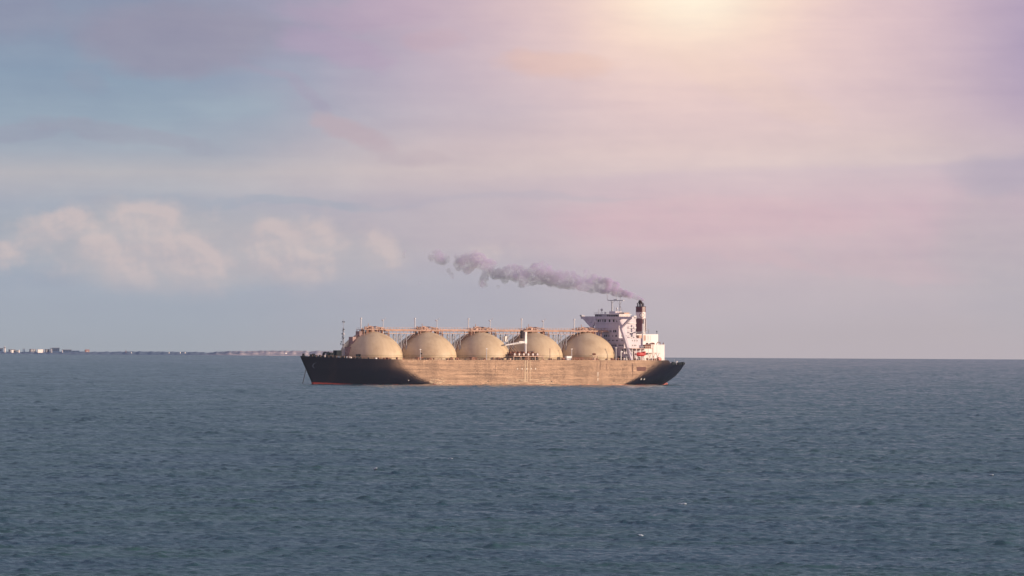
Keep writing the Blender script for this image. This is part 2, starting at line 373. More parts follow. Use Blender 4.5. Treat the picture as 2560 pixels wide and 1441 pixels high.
tag(sea, 'choppy grey-blue sea stretching to the horizon', None, kind='structure')
m = bpy.data.materials.new('sea_water'); m.use_nodes = True; t = NT(m.node_tree); b = m.node_tree.nodes['Principled BSDF']
g = t.n('ShaderNodeNewGeometry')
big = t.noise(g.outputs['Position'], 0.012, 3.0, 0.6)
cc = t.mix(t.rng(big, 0.38, 0.66), (0.028, 0.077, 0.106, 1), (0.033, 0.096, 0.086, 1))
t.put(b.inputs['Base Color'], cc)
b.inputs['IOR'].default_value = 1.33
gust = t.noise(g.outputs['Position'], 0.02, 4.0, 0.6, 0.4)
t.put(b.inputs['Roughness'], t.rng(gust, 0.35, 0.65, 0.16, 0.24))
mp = t.n('ShaderNodeMapping'); t.put(mp.inputs[0], g.outputs['Position']); mp.inputs['Scale'].default_value = (1.0, 0.8, 1.0)
rip = t.noise(mp.outputs[0], 1.1, 3.0, 0.6)
bp = t.n('ShaderNodeBump'); bp.inputs['Distance'].default_value = 0.25; bp.inputs['Strength'].default_value = 0.6
t.put(bp.inputs['Height'], rip); t.put(b.inputs['Normal'], bp.outputs[0])
me.materials.append(m)

# foam flecks on a few breaking crests
fm = MB()
spots = [(1712, 1266, 1.1), (1128, 1151, 0.6), (2475, 1190, 0.5), (940, 1180, 0.3), (1602, 1343, 0.35)]
for px, py, w_ in spots:
    th = (px - 1280) / F_PX; dz = (py - 0.0053 * (px - 1280) - 802) / F_PX
    rr_ = (CAMZ - SEA0) / dz
    for _ in range(6): rr_ = (CAMZ - (SEA0 - rr_ * rr_ / (2 * RE))) / dz
    x0 = CAMX + rr_ * math.sin(th); y0 = -D0 + rr_ * math.cos(th)
    # walk to the nearest crest
    ys = np.linspace(y0 - 14, y0 + 14, 120); zz_ = wave(np.full_like(ys, x0), ys); y0 = float(ys[int(np.argmax(zz_))])
    for k in range(9):
        dx = random.uniform(-1, 1) * w_; dy = random.uniform(-0.2, 0.2); rr2 = random.uniform(0.12, 0.3) * (1 - abs(dx) / (w_ * 1.6))
        xx, yy = x0 + dx, y0 + dy
        fm.ell((xx, yy, float(sea_z(xx, yy) + wave(np.array([xx]), np.array([yy]))[0]) + 0.03), (rr2 * 1.8, rr2, rr2 * 0.5), 8, 5)
tag(fm.build('foam', mat('sea_foam', (0.42, 0.50, 0.58), 0.7), smooth=True), 'small white foam flecks on scattered wave crests', None, kind='stuff')

# ------------------------------------------------------------------ far shore and its buildings
RS = 21500.0
def shore_pt(px, py, rr=RS):
    th = (px - 1280) / F_PX
    yv = py - 0.0053 * (px - 1280)
    return (CAMX + rr * math.sin(th), -D0 + rr * math.cos(th), CAMZ - (yv - 802) / F_PX * rr)
prof = [(-600, 881), (-200, 880.5), (0, 880), (120, 880.5), (200, 880), (245, 880.5), (300, 880), (330, 879.5), (400, 880), (505, 881), (520, 883), (540, 880.5), (585, 878.5), (620, 879), (660, 877.5), (700, 877.8), (765, 878), (775, 880), (790, 878), (840, 879), (880, 880.5), (930, 883), (990, 888)]
verts = []; faces = []
pxs = np.arange(-600, 992, 2.0); hy = np.interp(pxs, [p[0] for p in prof], [p[1] for p in prof])
for k, px in enumerate(pxs):
    y = hy[k] + 0.7 * math.sin(px * 0.31) * math.sin(px * 0.083 + 1) + random.uniform(-0.25, 0.25)
    base = 886.4 + 0.0053 * px - 0.3
    x_, y_, zt = shore_pt(px, min(y, base - 0.8), RS)
    zb = float(sea_z(x_, y_)) - 0.8
    th = (px - 1280) / F_PX
    for dr, fz in ((-260, 0.0), (-200, 0.22), (-120, 0.5 + 0.1 * math.sin(px * .2)), (-50, 0.7), (0, 1.0), (200, 0.8), (600, 0.0)):
        rr_ = RS + dr
        zb2 = SEA0 - rr_ * rr_ / (2 * RE) - 0.8
        verts.append((CAMX + rr_ * math.sin(th), -D0 + rr_ * math.cos(th), zb2 + (zt - zb) * fz))
for k in range(len(pxs) - 1):
    for j_ in range(6):
        a = k * 7 + j_; faces.append((a, a + 7, a + 8, a + 1))
mb = MB(); mb.add(verts, faces)
m = bpy.data.materials.new('dune_ground'); m.use_nodes = True; t = NT(m.node_tree); b = m.node_tree.nodes['Principled BSDF']
g = t.n('ShaderNodeNewGeometry'); s3 = t.n('ShaderNodeSeparateXYZ'); t.put(s3.inputs[0], g.outputs['Position'])
f = t.noise(t.comb(t.m('MULTIPLY', s3.outputs[0], 0.012), t.m('MULTIPLY', s3.outputs[1], 0.01), t.m('MULTIPLY', s3.outputs[2], 0.35)), 1.0, 5.0, 0.6)
sand = t.rng(s3.outputs[0], -560.0, -420.0, 0.0, 1.0)
ns = t.rng(f, 0.42, 0.6)
scr_haze = t.mix(ns, (0.10, 0.17, 0.28, 1), (0.14, 0.21, 0.31, 1))  # scrub ground, with blue distance haze put into its base colour
snd = t.mix(ns, (0.34, 0.33, 0.38, 1), (0.80, 0.64, 0.60, 1))
t.put(b.inputs['Base Color'], t.mix(sand, scr_haze, snd)); b.inputs['Roughness'].default_value = 0.9
tag(mb.build('far_shore', m, smooth=True), 'low dune coast on the horizon', None, kind='structure')

MF = {'wh': mat('far_white_wall', (0.85, 0.78, 0.72), 0.7), 'blue': mat('far_blue_wall', (0.11, 0.19, 0.32), 0.7, var=0.1, scale=(0.1, 0.1, 0.1)),
      'gr': mat('far_grey_wall', (0.20, 0.20, 0.24), 0.8), 'pk': mat('far_brick', (0.30, 0.17, 0.16), 0.8), 'roof': mat('far_roof', (0.12, 0.10, 0.11), 0.8),
      'tree': mat('far_foliage', (0.05, 0.06, 0.06), 0.9, var=0.3, scale=(0.2, 0.2, 0.2)), 'gl': mat('far_window', (0.05, 0.06, 0.08), 0.3)}
def far_building(px0, px1, y0, y1, name, label, cat, wall='gr', roof=None, win=0, off=-20, gable=False, foot=3.0):
    rr_ = RS + off
    a = shore_pt(px0, y1, rr_); b_ = shore_pt(px1, y1, rr_); zt = shore_pt(px0, y0, rr_)[2]; zb = a[2] - foot
    o = bpy.data.objects.new(name, None); COL.objects.link(o); o.location = ((a[0] + b_[0]) / 2, a[1], zb)
    wdt = (b_[0] - a[0]) / 2; dep = max(6.0, wdt * 0.8); h = zt - zb
    o.rotation_euler.z = R(42) if wall in ('wh', 'pk', 'gr') else R(4)
    if wall in ('wh', 'pk', 'gr'): wdt /= 0.95; dep = wdt * (0.25 if wall == 'wh' else .6)
    top = h - (1.0 if roof else 0)
    MB().box(-wdt, wdt, -dep / 2, dep / 2, 0, top).build('wall', MF[wall], o)
    if roof:
        if gable: MB().slab([(-dep / 2 - .4, top), (dep / 2 + .4, top), (0, h + 1)], -wdt - .4, wdt + .4).build('roof', MF[roof], o)
        else: MB().box(-wdt - .3, wdt + .3, -dep / 2 - .3, dep / 2 + .3, top, h).build('roof', MF[roof], o)
    for k in range(win):
        cx = -wdt + (k + 0.5) * 2 * wdt / win; q = min(1.2, wdt / win * 0.6)
        MB().box(cx - q, cx + q, -dep / 2 - 0.12, -dep / 2 + 0.1, 3 + (top - 3) * 0.4, 3 + (top - 3) * 0.75).build('window', MF['gl'], o)
    return tag(o, label, cat, 'buildings along the far shore')
far_building(-14, 9, 871.5, 881, 'harbour_shed', 'blue-grey flat shed at the far left edge of the coast', 'shed', 'blue', 'roof', 2)
far_building(23, 40, 874.5, 881, 'low_house', 'low grey house with pale wall just right of the white tower', 'house', 'gr', 'roof', 2)
far_building(41, 50, 877, 881, 'low_house', 'tiny dark cabin between the grey house and twin silos', 'cabin', 'gr', 'roof', 1)
far_building(75, 91, 873.5, 881, 'harbour_shed', 'pale lavender shed left of the bright white hall', 'shed', 'gr', None, 2)
far_building(93.5, 113, 874.5, 879.6, 'white_hall', 'long bright white hall glowing in the sun on the coast', 'hall', 'wh', 'wh', 0, off=-60)
far_building(114, 125, 874, 881, 'low_house', 'small grey building between the white hall and blue block', 'house', 'gr', 'roof', 1)
far_building(131.5, 150, 870.5, 881.5, 'blue_block', 'tall dark blue block, largest building on the coast', 'building', 'blue', 'roof', 4)
far_building(158.5, 180, 875, 881.5, 'harbour_shed', 'long low dark blue shed right of the tall blue block', 'shed', 'blue', 'roof', 3)
far_building(181, 200, 877.5, 881.5, 'harbour_shed', 'lowest dark shed at the right end of the harbour buildings', 'shed', 'blue', None, 2)
far_building(213, 225, 876, 881.5, 'gabled_house', 'small reddish house with a pitched roof alone on the shore', 'house', 'pk', 'pk', 1, gable=True)
far_building(30, 36, 876, 880, 'white_cottage', 'tiny white cottage front beside the low grey house', 'cottage', 'wh', None, 0, off=-60)
far_building(48, 51.5, 876, 880, 'white_cottage', 'tiny white cottage just left of the twin silos', 'cottage', 'wh', None, 0, off=-60)
# white tower, mast and silos
def far_tower(px, y0, y1, r_, name, label, cat, mt, head=True):
    a = shore_pt(px, y1, RS - 60); zt = shore_pt(px, y0, RS - 60)[2]; zb = a[2] - 3; h = zt - zb
    o = bpy.data.objects.new(name, None); COL.objects.link(o); o.location = (a[0], a[1], zb)
    MB().tube((0, 0, 0), (0, 0, h * 0.8), r_, r_ * 0.75, 12).build('shaft', mt, o, True)
    if head:
        MB().tube((0, 0, h * 0.8), (0, 0, h * 0.87), r_ * 1.3, r_ * 1.3, 12).build('gallery', MF['gr'], o)
        MB().tube((0, 0, h * 0.87), (0, 0, h), r_ * 0.8, r_ * 0.3, 12).build('lantern', mt, o)
    else: MB().tube((0, 0, h * 0.8), (0, 0, h), r_ * 0.85, r_ * 0.3, 12).build('cap', MF['gr'], o)
    tag(o, label, cat, 'towers along the far shore')
far_tower(13.3, 866.5, 881, 1.9, 'white_tower', 'slim white lighthouse-like tower near the left edge', 'tower', MF['wh'])
far_tower(59.5, 872, 881, 1.0, 'silo', 'dark slim silo, left of the pair', 'silo', MF['blue'], False)
far_tower(63, 872, 881, 1.0, 'silo', 'dark slim silo, right of the pair', 'silo', MF['blue'], False)
far_tower(127.5, 870, 881, 1.0, 'chimney_stack', 'slim grey stack at the left wall of the tall blue block', 'chimney', MF['gr'], False)
far_tower(130.5, 871, 881, 0.9, 'white_tower', 'thin white tank touching the tall blue block', 'tank', MF['wh'], False)
far_tower(157.3, 874, 881.5, 1.0, 'white_tower', 'short white tank between the blue block and long shed', 'tank', MF['wh'], False)
far_tower(316, 875, 882, 0.8, 'beach_tower', 'thin pale tower on the shore far right of the houses', 'tower', MF['pk'], False)
for px, lb in ((330, 'small white beach hut right of the thin pale tower'), (424, 'tiny white hut on the middle of the dune coast'), (452, 'small pale hut between two white huts on the dunes'), (464, 'tiny white hut, rightmost of the dune huts'), (716, 'bright white hut at the foot of the pink dunes')):
    q_ = 2.5 if px == 716 else 1.0
    far_building(px - q_, px + q_, 881.2 if px < 600 else 882.8, 883.6 if px < 600 else 885.5, 'beach_hut', lb, 'hut', 'wh', None, 0, off=-120, foot=0.6)

# ------------------------------------------------------------------ the ship
TH = R(40); CT, ST_ = math.cos(TH), math.sin(TH)
ship = bpy.data.objects.new('gas_carrier', None); COL.objects.link(ship)
ship.rotation_euler.z = R(220)
tag(ship, 'long dark-hulled gas carrier ship with five tan domed tanks, at anchor', 'ship')
PXM = F_PX / D0
def aft(px, yp): return (px - 1197 - PXM * ST_ * yp) / (PXM * CT)      # metres aft of tank three for a pixel column
B = 23.0
def ztop(A):
    if A < -60: u = (-60 - A) / 74; return 14.5 + 1.8 * u * u
    if A < 128.5: return 14.5
    if A < 131.5: return 14.5 - 2.6 * (A - 128.5) / 3
    return 11.9
def lerp(a, b_, t_): return a + (b_ - a) * t_
def Astem(z): return -125.2 - 8.6 * max(z - 1.2, 0) / 15.0
def Aend(z):
    zs = [-3, 0, 2.4, 5, 8, 12]; As = [140, 142, 144.5, 147.2, 148.6, 149.6]
    return float(np.interp(z, zs, As))
def hb(A, z):
    t_ = min(max(z / 14.5, 0), 1.1)
    a0 = Astem(z); u = (A - a0) / lerp(76, 57, min(t_ / 0.6, 1) ** 0.6); u = min(max(u, 0), 1)
    pb = lerp(1.6, 1.95, t_)
    b1 = B * (1 - (1 - u) ** pb)
    a1 = Aend(z); u = (a1 - A) / lerp(51, 38, min(t_ / 0.8, 1) ** 0.8); u = min(max(u, 0), 1)
    bt = 0.4 + 11.0 * min(max(z / 12, 0), 1) ** 0.8
    b2 = bt + (B - bt) * (1 - (1 - u) ** lerp(1.6, 2.1, t_))
    e = min(u * 60, 1); b2 -= 1.2 * (1 - e)
    return max(min(b1, b2), 0.02)
# hull shell
ss = np.concatenate([np.linspace(0, 0.3, 60)[:-1] ** 1.0, np.linspace(0.3, 0.7, 30)[:-1], np.linspace(0.7, 1, 76)])
vs = [-0.12, -0.03, 0.02, 0.05, 0.1, 0.16, 0.23, 0.3, 0.38, 0.46, 0.54, 0.62, 0.7, 0.78, 0.86, 0.93, 1.0]
hv = []; 
for v_ in vs:
    for s_ in ss:
        A = -125 + 270 * s_
        for _ in range(4):
            z = v_ * ztop(A); A = lerp(Astem(z), Aend(z), s_)
        z = v_ * ztop(A)
        hv.append((-A, hb(A, z), z))
n_s = len(ss); nv_ = len(vs); off = len(hv)
hv += [(x_, -y_, z_) for x_, y_, z_ in hv]
hf = []
for k in range(nv_ - 1):
    for j_ in range(n_s - 1):
        a = k * n_s + j_
        hf.append((a, a + 1, a + 1 + n_s, a + n_s)); a += off
        hf.append((a + n_s, a + 1 + n_s, a + 1, a))
    a = k * n_s + n_s - 1; hf.append((a, a + off, a + off + n_s, a + n_s))     # transom
    a = k * n_s; hf.append((a, a + n_s, a + off + n_s, a + off))               # stem
mb = MB(); mb.add(hv, hf)
hull = mb.build('hull', M['hull'], ship, smooth=True)
# deck plates between the two top edges, 0.1 m down, with a rim
mb = MB(); top0 = (nv_ - 1) * n_s
dv = []; df = []
for j_ in range(n_s):
    x_, y_, z_ = hv[top0 + j_]; dv += [(x_, y_ - 0.02, z_ - 0.12), (x_, -y_ + 0.02, z_ - 0.12)]
for j_ in range(n_s - 1): df.append((2 * j_, 2 * j_ + 1, 2 * j_ + 3, 2 * j_ + 2))
mb.add(dv, df); mb.build('deck', M['deck'], ship)

def bx(mb_, A0, A1, y0, y1, z0, z1): return mb_.box(-A0, -A1, y0, y1, z0, z1)
def part(name, m_, A0, A1, y0, y1, z0, z1, parent=None, bevel=0.0):
    return bx(MB(), A0, A1, y0, y1, z0, z1).build(name, m_, parent or ship, bevel=bevel)
DK = 14.4
# --- tanks
TC = [-80.9, -40.45, 0.0, 40.45, 80.9]
prof_t = [(18.4, 0.0), (18.4, 0.6), (18.25, 1.0), (18.4, 1.05)]
for k in range(1, 33):
    t_ = math.sin(math.pi / 2 * k / 32); prof_t.append((18.4 * max(0.0, 1 - t_ ** 2.05) ** 0.6, 1.25 + 15.3 * t_))
def tank_mb():
    mb_ = MB(); n = 96; v = []; f_ = []
    for r_, z_ in prof_t[:-1]:
        for i_ in range(n): v.append((r_ * math.cos(2 * math.pi * i_ / n), r_ * math.sin(2 * math.pi * i_ / n), z_))
    v.append((0, 0, prof_t[-1][1]))
    for k in range(len(prof_t) - 2):
        for i_ in range(n): f_.append((k * n + i_, k * n + (i_ + 1) % n, (k + 1) * n + (i_ + 1) % n, (k + 1) * n + i_))
    o_ = (len(prof_t) - 2) * n
    for i_ in range(n): f_.append((o_ + i_, o_ + (i_ + 1) % n, len(v) - 1))
    return mb_.add(v, f_)
def dome_z(r_): return 1.25 + 15.3 * max(0.0, 1 - (r_ / 18.4) ** (1 / 0.6)) ** (1 / 2.05)
tmesh = None
for ti, A in enumerate(TC):
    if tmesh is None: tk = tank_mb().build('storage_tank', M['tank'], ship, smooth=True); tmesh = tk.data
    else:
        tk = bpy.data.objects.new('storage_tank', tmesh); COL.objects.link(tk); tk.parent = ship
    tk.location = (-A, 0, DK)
    rnd = random.Random(20 + ti)
    zt = 16.4
    # vent mast (tall), lamp mast, platform, pipes: sub-parts of the tank
    MB().tube((7.7, 0, 14), (7.7, 0, 23.6), 0.32, 0.28, 10).tube((7.7, 0, 23.6), (7.7, 0, 24.2), 0.62, 0.5, 10).build('vent_mast', M['white'], tk)
    mm = MB().tube((-8.9, 0, 14), (-8.9, 0, 22.6), 0.22, 0.17, 8)
    mm.tube((-8.9, -0.9, 22.6), (-8.9, 0.5, 22.6), 0.16, n=6).tube((-8.9, 0.3, 22.6), (-9.2, 1.6, 24.0), 0.1, n=6).ell((-8.9, -0.6, 22.9), (0.6, 0.6, 0.45), 8, 5).ell((-9.2, 1.6, 24.1), (0.25, 0.25, 0.25), 6, 4)
    mm.build('lamp_mast', M['white'], tk)
    pf = MB().box(-10.5, 8.2, -3.6, 3.6, 17.2, 17.45)
    for x_ in (-10, -6, -2, 2, 6, 8):
        for y_ in (-3.3, 3.3): pf.box(x_ - .12, x_ + .12, y_ - .12, y_ + .12, dome_z(math.hypot(x_, y_)) - 0.3, 17.2)
    for y_ in (-3.6, 3.6):
        pf.box(-10.5, 8.2, y_ - .04, y_ + .04, 18.2, 18.3)
        for x_ in np.arange(-10.5, 8.3, 1.7): pf.box(x_ - .04, x_ + .04, y_ - .04, y_ + .04, 17.4, 18.3)
    pf.build('top_platform', M['salmon'], tk)
    pp = MB()
    pp.tube((0, 0, 16.3), (0, 0, 18.6), 2.2, 2.0, 16).ell((0, 0, 18.6), (2.0, 2.0, 0.6), 14, 6)
    for _ in range(24):
        x_ = rnd.uniform(-8, 7); y_ = rnd.uniform(-3, 3); h_ = rnd.uniform(0.4, 2.1); r_ = rnd.uniform(0.15, 0.5)
        if rnd.random() < 0.5: pp.tube((x_, y_, 17.3), (x_, y_, 17.4 + h_), r_, n=8)
        else: pp.box(x_ - r_ * 1.5, x_ + r_ * 1.5, y_ - r_, y_ + r_, 17.3, 17.4 + h_ * .8)
    pp.path([(-7, 2.6, 18.2), (-1.5, 2.6, 19.0), (-1.5, -1, 19.0)], 0.28).path([(6, 1.4, 17.6), (3, 1.4, 19.2), (0, 0, 19.2)], 0.3)
    pp.tube((2.6, 0.4, 18), (2.6, 0.4, 20.9), 0.2, n=6).tube((4.1, 0.4, 18), (4.1, 0.4, 19.6), 0.2, n=6)
    for k in range(5): pp.path([(-6 - k * .6, -3.2 + k * 1.3, 17.6), (-9.5 - k * .5, -3.2 + k * 1.3, 16.8), (-10.5 - k * .4, -3.2 + k * 1.3, dome_z(11.5) - .2)], 0.22, 6)
    pp.build('pipe_cluster', M['salmon'] if ti % 2 == 0 else M['salmon'], tk)
    for _ in range(19):
        dp = MB()
        x_ = rnd.uniform(-9, 8.5); y_ = rnd.uniform(-3.4, 3.4); r_ = rnd.uniform(0.25, 0.6); z_ = dome_z(math.hypot(x_, y_))
        if rnd.random() < .5: dp.ell((x_, y_, max(z_, 16.2) + 0.5), (r_, r_, r_ * 1.2), 8, 6)
        else: dp.box(x_ - r_, x_ + r_, y_ - r_, y_ + r_, z_ - .3, max(z_, 16) + 1.2 + rnd.uniform(0, 1.2))
        dp.build('valve', M['brown'], tk)
    # forward stair rising over the dome
    if True:
        sv = MB()
        for s_ in (-1.0, 1.0):
            pts = []
            for k in range(15):
                r_ = 18.55 - 9.5 * k / 14; pts.append((r_, s_, dome_z(min(r_, 18.35)) + 0.25 + (0 if k else -1)))
            sv.path(pts, 0.14, 6); sv.path([(a_, b__, c_ + 1.05) for a_, b__, c_ in pts], 0.07, 5)
            for a_, b__, c_ in pts[::2]: sv.tube((a_, b__, c_), (a_, b__, c_ + 1.05), 0.06, n=5)
        for k in range(40):
            r_ = 18.5 - 9.4 * k / 39; z_ = dome_z(min(r_, 18.35)) + 0.3; sv.box(r_ - .2, r_ + .2, -1, 1, z_, z_ + .08)
        if ti == 0:
            sv.box(12.9, 15.4, -1.7, 2.0, 8.0, 13.1).box(16.0, 18.6, -1.6, 2.1, 0, 7.2).box(8.4, 10.2, -1.7, 1.9, 13, 16.4)
        sv.build('stair', M['salmon'] if ti else mat('stair_paint', (0.36, 0.22, 0.20), 0.6, var=0.3, scale=(.6, .6, .6)), tk)
    # skirt doors and pipes at the foot, port side
    for k in range(7):
        sk = MB(); a = R(rnd.uniform(50, 165)); x_, y_ = 18.9 * math.cos(a), 18.9 * math.sin(a); r_ = rnd.uniform(.3, .7)
        sk.box(x_ - r_, x_ + r_, y_ - r_, y_ + r_, -0.02, rnd.uniform(.7, 1.6))
        sk.build('deck_locker', M['brown'], tk)

# --- catwalk between the tanks
cw = MB()
bx(cw, TC[0] + 9, 97.6, -1.6, 1.6, 31.9, 32.15)
for y_ in (-1.55, 1.55):
    bx(cw, TC[0] + 9, 97.6, y_ - .05, y_ + .05, 33.0, 33.1)
    for A in np.arange(TC[0] + 9, 97.6, 2.2): bx(cw, A - .05, A + .05, y_ - .05, y_ + .05, 32.1, 33.05)
for r_, y_, z_ in ((0.32, 2.3, 31.6), (0.26, -2.4, 31.5), (0.34, 3.2, 31.2), (0.22, -3.3, 31.9)):
    cw.tube((-(TC[0] + 8), y_, z_), (-96.8, y_, z_), r_, n=8)
for A in np.arange(TC[0] + 10.5, 96, 2.9): bx(cw, A - .1, A + .1, -3.6, 3.6, 30.85, 31.0)
cw.build('catwalk', M['salmon'], ship)
lo = MB()
for A, B_ in zip(TC, TC[1:]):
    a0, a1 = A + 10.5, B_ - 10.5
    bx(lo, a0, a1, 3.3, 3.5, 29.5, 29.8); bx(lo, a0, a1, -3.5, -3.3, 29.5, 29.8); bx(lo, a0, a1, -3.3, 3.3, 29.58, 29.68)
    for q_ in np.linspace(a0, a1, 8):
        for y_ in (-3.4, 3.4): bx(lo, q_ - .07, q_ + .07, y_ - .07, y_ + .07, 29.8, 31.0)
lo.build('pipe_gallery', M['salmon'], ship)
for gi, (A, B_) in enumerate(zip(TC, TC[1:])):
    mid = (A + B_) / 2
    for q_ in (-4.2, -0.6, 3.4):
        for y_ in (-3.4, 3.4):
            MB().tube((-(mid + q_), y_, DK), (-(mid + q_), y_, 29.6), 0.26, n=8).build('catwalk_leg', M['grey'], ship)
    br = MB()
    for y_ in (-3.4, 3.4):
        for q0, q1 in ((-4.2, -0.6), (-0.6, 3.4), (3.4, -0.6), (-0.6, -4.2)):
            br.tube((-(mid + q0), y_, 19.5), (-(mid + q1), y_, 29.3), 0.12, n=6)
        br.tube((-(mid - 4.2), y_, 29.3), (-(mid - 8.5), y_, 29.5), 0.12, n=6)
        for e_ in (-1, 1): br.tube((-(mid + e_ * 4), y_, 26.0), (-(mid + e_ * 8.0), y_, 29.5), 0.14, n=6)
    br.build('catwalk_brace', M['grey'], ship)
    # deck pumps and posts in the valley
    part('pump_house', M['salmon'], mid - 2.5, mid + 2.5, -15, -11, DK, 17.6)
    part('valve_rack', M['brown'], mid - 1.5, mid + 2.5, 17.6, 20.2, DK, 16.0)
# the tall cabinet seen behind tank three
part('vent_trunk', M['white'], 19.3, 21.8, -1.2, 1.2, 25, 28.2)

# --- foremast
fx = 101.8
fmst = MB()
for y_ in (-0.8, 0.8): fmst.tube((fx, y_, DK), (fx, y_ * .35, 32.5), 0.2, 0.12, 8)
fmst.tube((fx - 1.3, 0, DK), (fx, 0, 32.5), 0.2, 0.12, 8).tube((fx, 0, 32.5), (fx, 0, 38.0), 0.13, 0.08, 8)
for k in range(12):
    z0_ = 15 + k * 1.5; w0 = 0.8 - (z0_ - 14.4) / 18 * .52; fmst.tube((fx, -w0, z0_), (fx, w0, z0_ + 1.4), 0.07, n=5).tube((fx, w0, z0_), (fx, -w0, z0_ + 1.4), 0.07, n=5)
for z_, w_ in ((22.8, 3.4), (26.4, 2.2), (28.6, 2.0), (31.2, 1.6), (35.5, 1.5)):
    fmst.box(fx - .5, fx + .5, -w_ * .6, w_ * .6, z_, z_ + .16)
fm_ = fmst.build('foremast', M['grey'], ship)
lm = MB()
for y_, z_ in ((-2.0, 23.4), (-1.6, 24.6), (0.6, 26.8), (-0.7, 27.4), (-0.9, 29.3), (0.8, 31.8), (1.0, 36.1), (-0.3, 36.3), (0, 22.9)):
    lm.ell((fx + .1, y_, z_), (0.34, 0.34, 0.36), 8, 6)
lm.tube((fx, -2.0, 22.9), (fx, -2.0, 24.6), .08, n=5).build('navigation_light', M['dark'], fm_)
MB().ell((fx, 0.3, 28.6 + .7), (0.5, 0.5, 0.6), 10, 8).build('signal_lamp', M['white'], fm_)
# --- forecastle gear
part('anchor_house', M['dark'], aft(843, 6), aft(855.5, 6), 4.4, 7.6, 16.3, 19.7, bevel=.1)
hl = MB()
for A in (aft(845, 6), aft(854, 6)):
    for y_ in (4.8, 7.2): bx(hl, A - .15, A + .15, y_ - .15, y_ + .15, DK, 16.4)
hl.build('house_leg', M['dark'], ship)
for px, yp in ((826, 6), (833, 7)):
    A = aft(px, yp); wl = MB()
    wl.tube((-A, yp - 2.4, 17.0), (-A, yp + 1.2, 17.0), 1.5, n=14).tube((-A, yp - 2.8, 17.0), (-A, yp - 2.4, 17.0), 1.9, n=14)
    bx(wl, A - 1.1, A + 1.6, yp - 2.6, yp + 1.4, 15, 16.2); wl.build('windlass', M['dark'], ship, bevel=0)
for px, yp, w_, h_ in ((766, 1, .8, 1.25), (786, 3, 1.2, 1.1), (791, 3.5, 1.0, 1.4), (798, 4, .8, .9), (806, 5, .7, 1.0), (812, 5, 1.0, .8), (901, 13.5, 1.7, 1.9), (864, 12, 1.2, 1.0), (871, 12, .9, 1.2), (846, 10, .8, 1.0)):
    A = aft(px, yp); z_ = ztop(A) - .1; h_ *= 1.35; w_ *= 1.2
    MB().tube((-A - w_ * .45, yp, z_), (-A - w_ * .45, yp, z_ + h_), w_ * .38, n=10).tube((-A + w_ * .45, yp, z_), (-A + w_ * .45, yp, z_ + h_), w_ * .38, n=10).box(-A - w_, -A + w_, yp - .3, yp + .3, z_, z_ + h_ * .35).build('bollard', M['dark'], ship)
A = aft(820, 6); MB().tube((-A, 6, 15), (-A, 6, 17.2), .35, n=8).ell((-A - .3, 6, 17.4), (.75, .55, .45), 10, 6).build('deck_vent', M['white'], ship)
A = aft(817, 6); MB().tube((-A, 6.5, 15), (-A, 6.5, 16.4), .3, n=8).ell((-A, 6.5, 16.5), (.6, .5, .4), 10, 6).build('deck_vent', M['white'], ship)
bw = MB(); bw.tube((-aft(880, 13), 13, 15), (-aft(880, 13), 13, 17), .2, n=8)
for px in (873, 880): A = aft(px, 14); MB().tube((-A, 14, 14.6), (-A, 14, 16.0), .28, n=8).ell((-A, 14, 16.1), (.4, .4, .3), 8, 5).build('deck_vent', M['white'], ship)
# anchor chain from the stem to the water
ch = MB(); p0 = Vector((-Astem(8.6) + .15, 0.25, 8.6)); p1 = Vector((131.6, -0.6, -0.8))
for k in range(34):
    a = p0.lerp(p1, k / 34); b__ = p0.lerp(p1, (k + .8) / 34); sg = .0; ch.tube(a, b__, .2 if k % 2 else .28, n=6)
ch.build('anchor_chain', M['chain'], ship)
# hull marks lying on the shell plating, a couple of centimetres proud
def mark(name, A0, A1, z0, z1, m_=None, parent=hull, shear=0.0):
    v = []; f_ = []; n = 4; 
    for k in range(n + 1):
        for z_, dA in ((z0, 0), (z1, shear)):
            A = lerp(A0, A1, k / n) + dA; v.append((-A, hb(A, z_) + .03, z_))
    for k in range(n): f_.append((2 * k, 2 * k + 2, 2 * k + 3, 2 * k + 1))
    o = MB().add(v, f_).build(name, m_ or M['mark'], parent); return o
for px in (1295, 1306.5, 1318, 1329, 1340): A = aft(px, B); mark('fairlead_mark', A - .28, A + .28, 9.0, 9.65)
A = aft(1497, B); mark('draught_mark', A - .16, A + .16, 4.9, 7.6); mark('draught_mark', A - .16, A + .16, 2.4, 4.0)
for px, z_ in ((1606, 3.4), (1615.5, 3.3), (1026, 2.5)): A = aft(px, 22); q_ = .28 if px < 1100 else .42; mark('thruster_mark', A - q_, A + q_, z_ - q_, z_ + q_)
dk_m = mat('scupper_dark', (0.01, 0.01, 0.012), 0.8)
for px, z_ in ((1222, 1.9), (1380.5, 1.9), (1055, 1.7), (1537, 2.0), (1301, 2.2)): A = aft(px, 23); mark('discharge_port', A - .4, A + .4, z_ - .3, z_ + .45, dk_m)
# bulb symbol near the stem: an open hook shape
hk = MB(); pts = []
for k in range(13):
    a = R(100 + 170 * k / 12); A = aft(808, 8) - 2.2 * math.cos(a) * .75 * -1; z_ = 11.0 + 1.6 * math.sin(a) ; pts.append((A, z_))
vv = []
for A, z_ in pts: vv += [(-A, hb(A, z_) + .03, z_), (-(A + .3), hb(A + .3, z_) + .03, z_)]
hk.add(vv, [(2 * k, 2 * k + 2, 2 * k + 3, 2 * k + 1) for k in range(12)]).build('bulb_mark', mat('faded_mark', (.12, .13, .18), .6), hull)
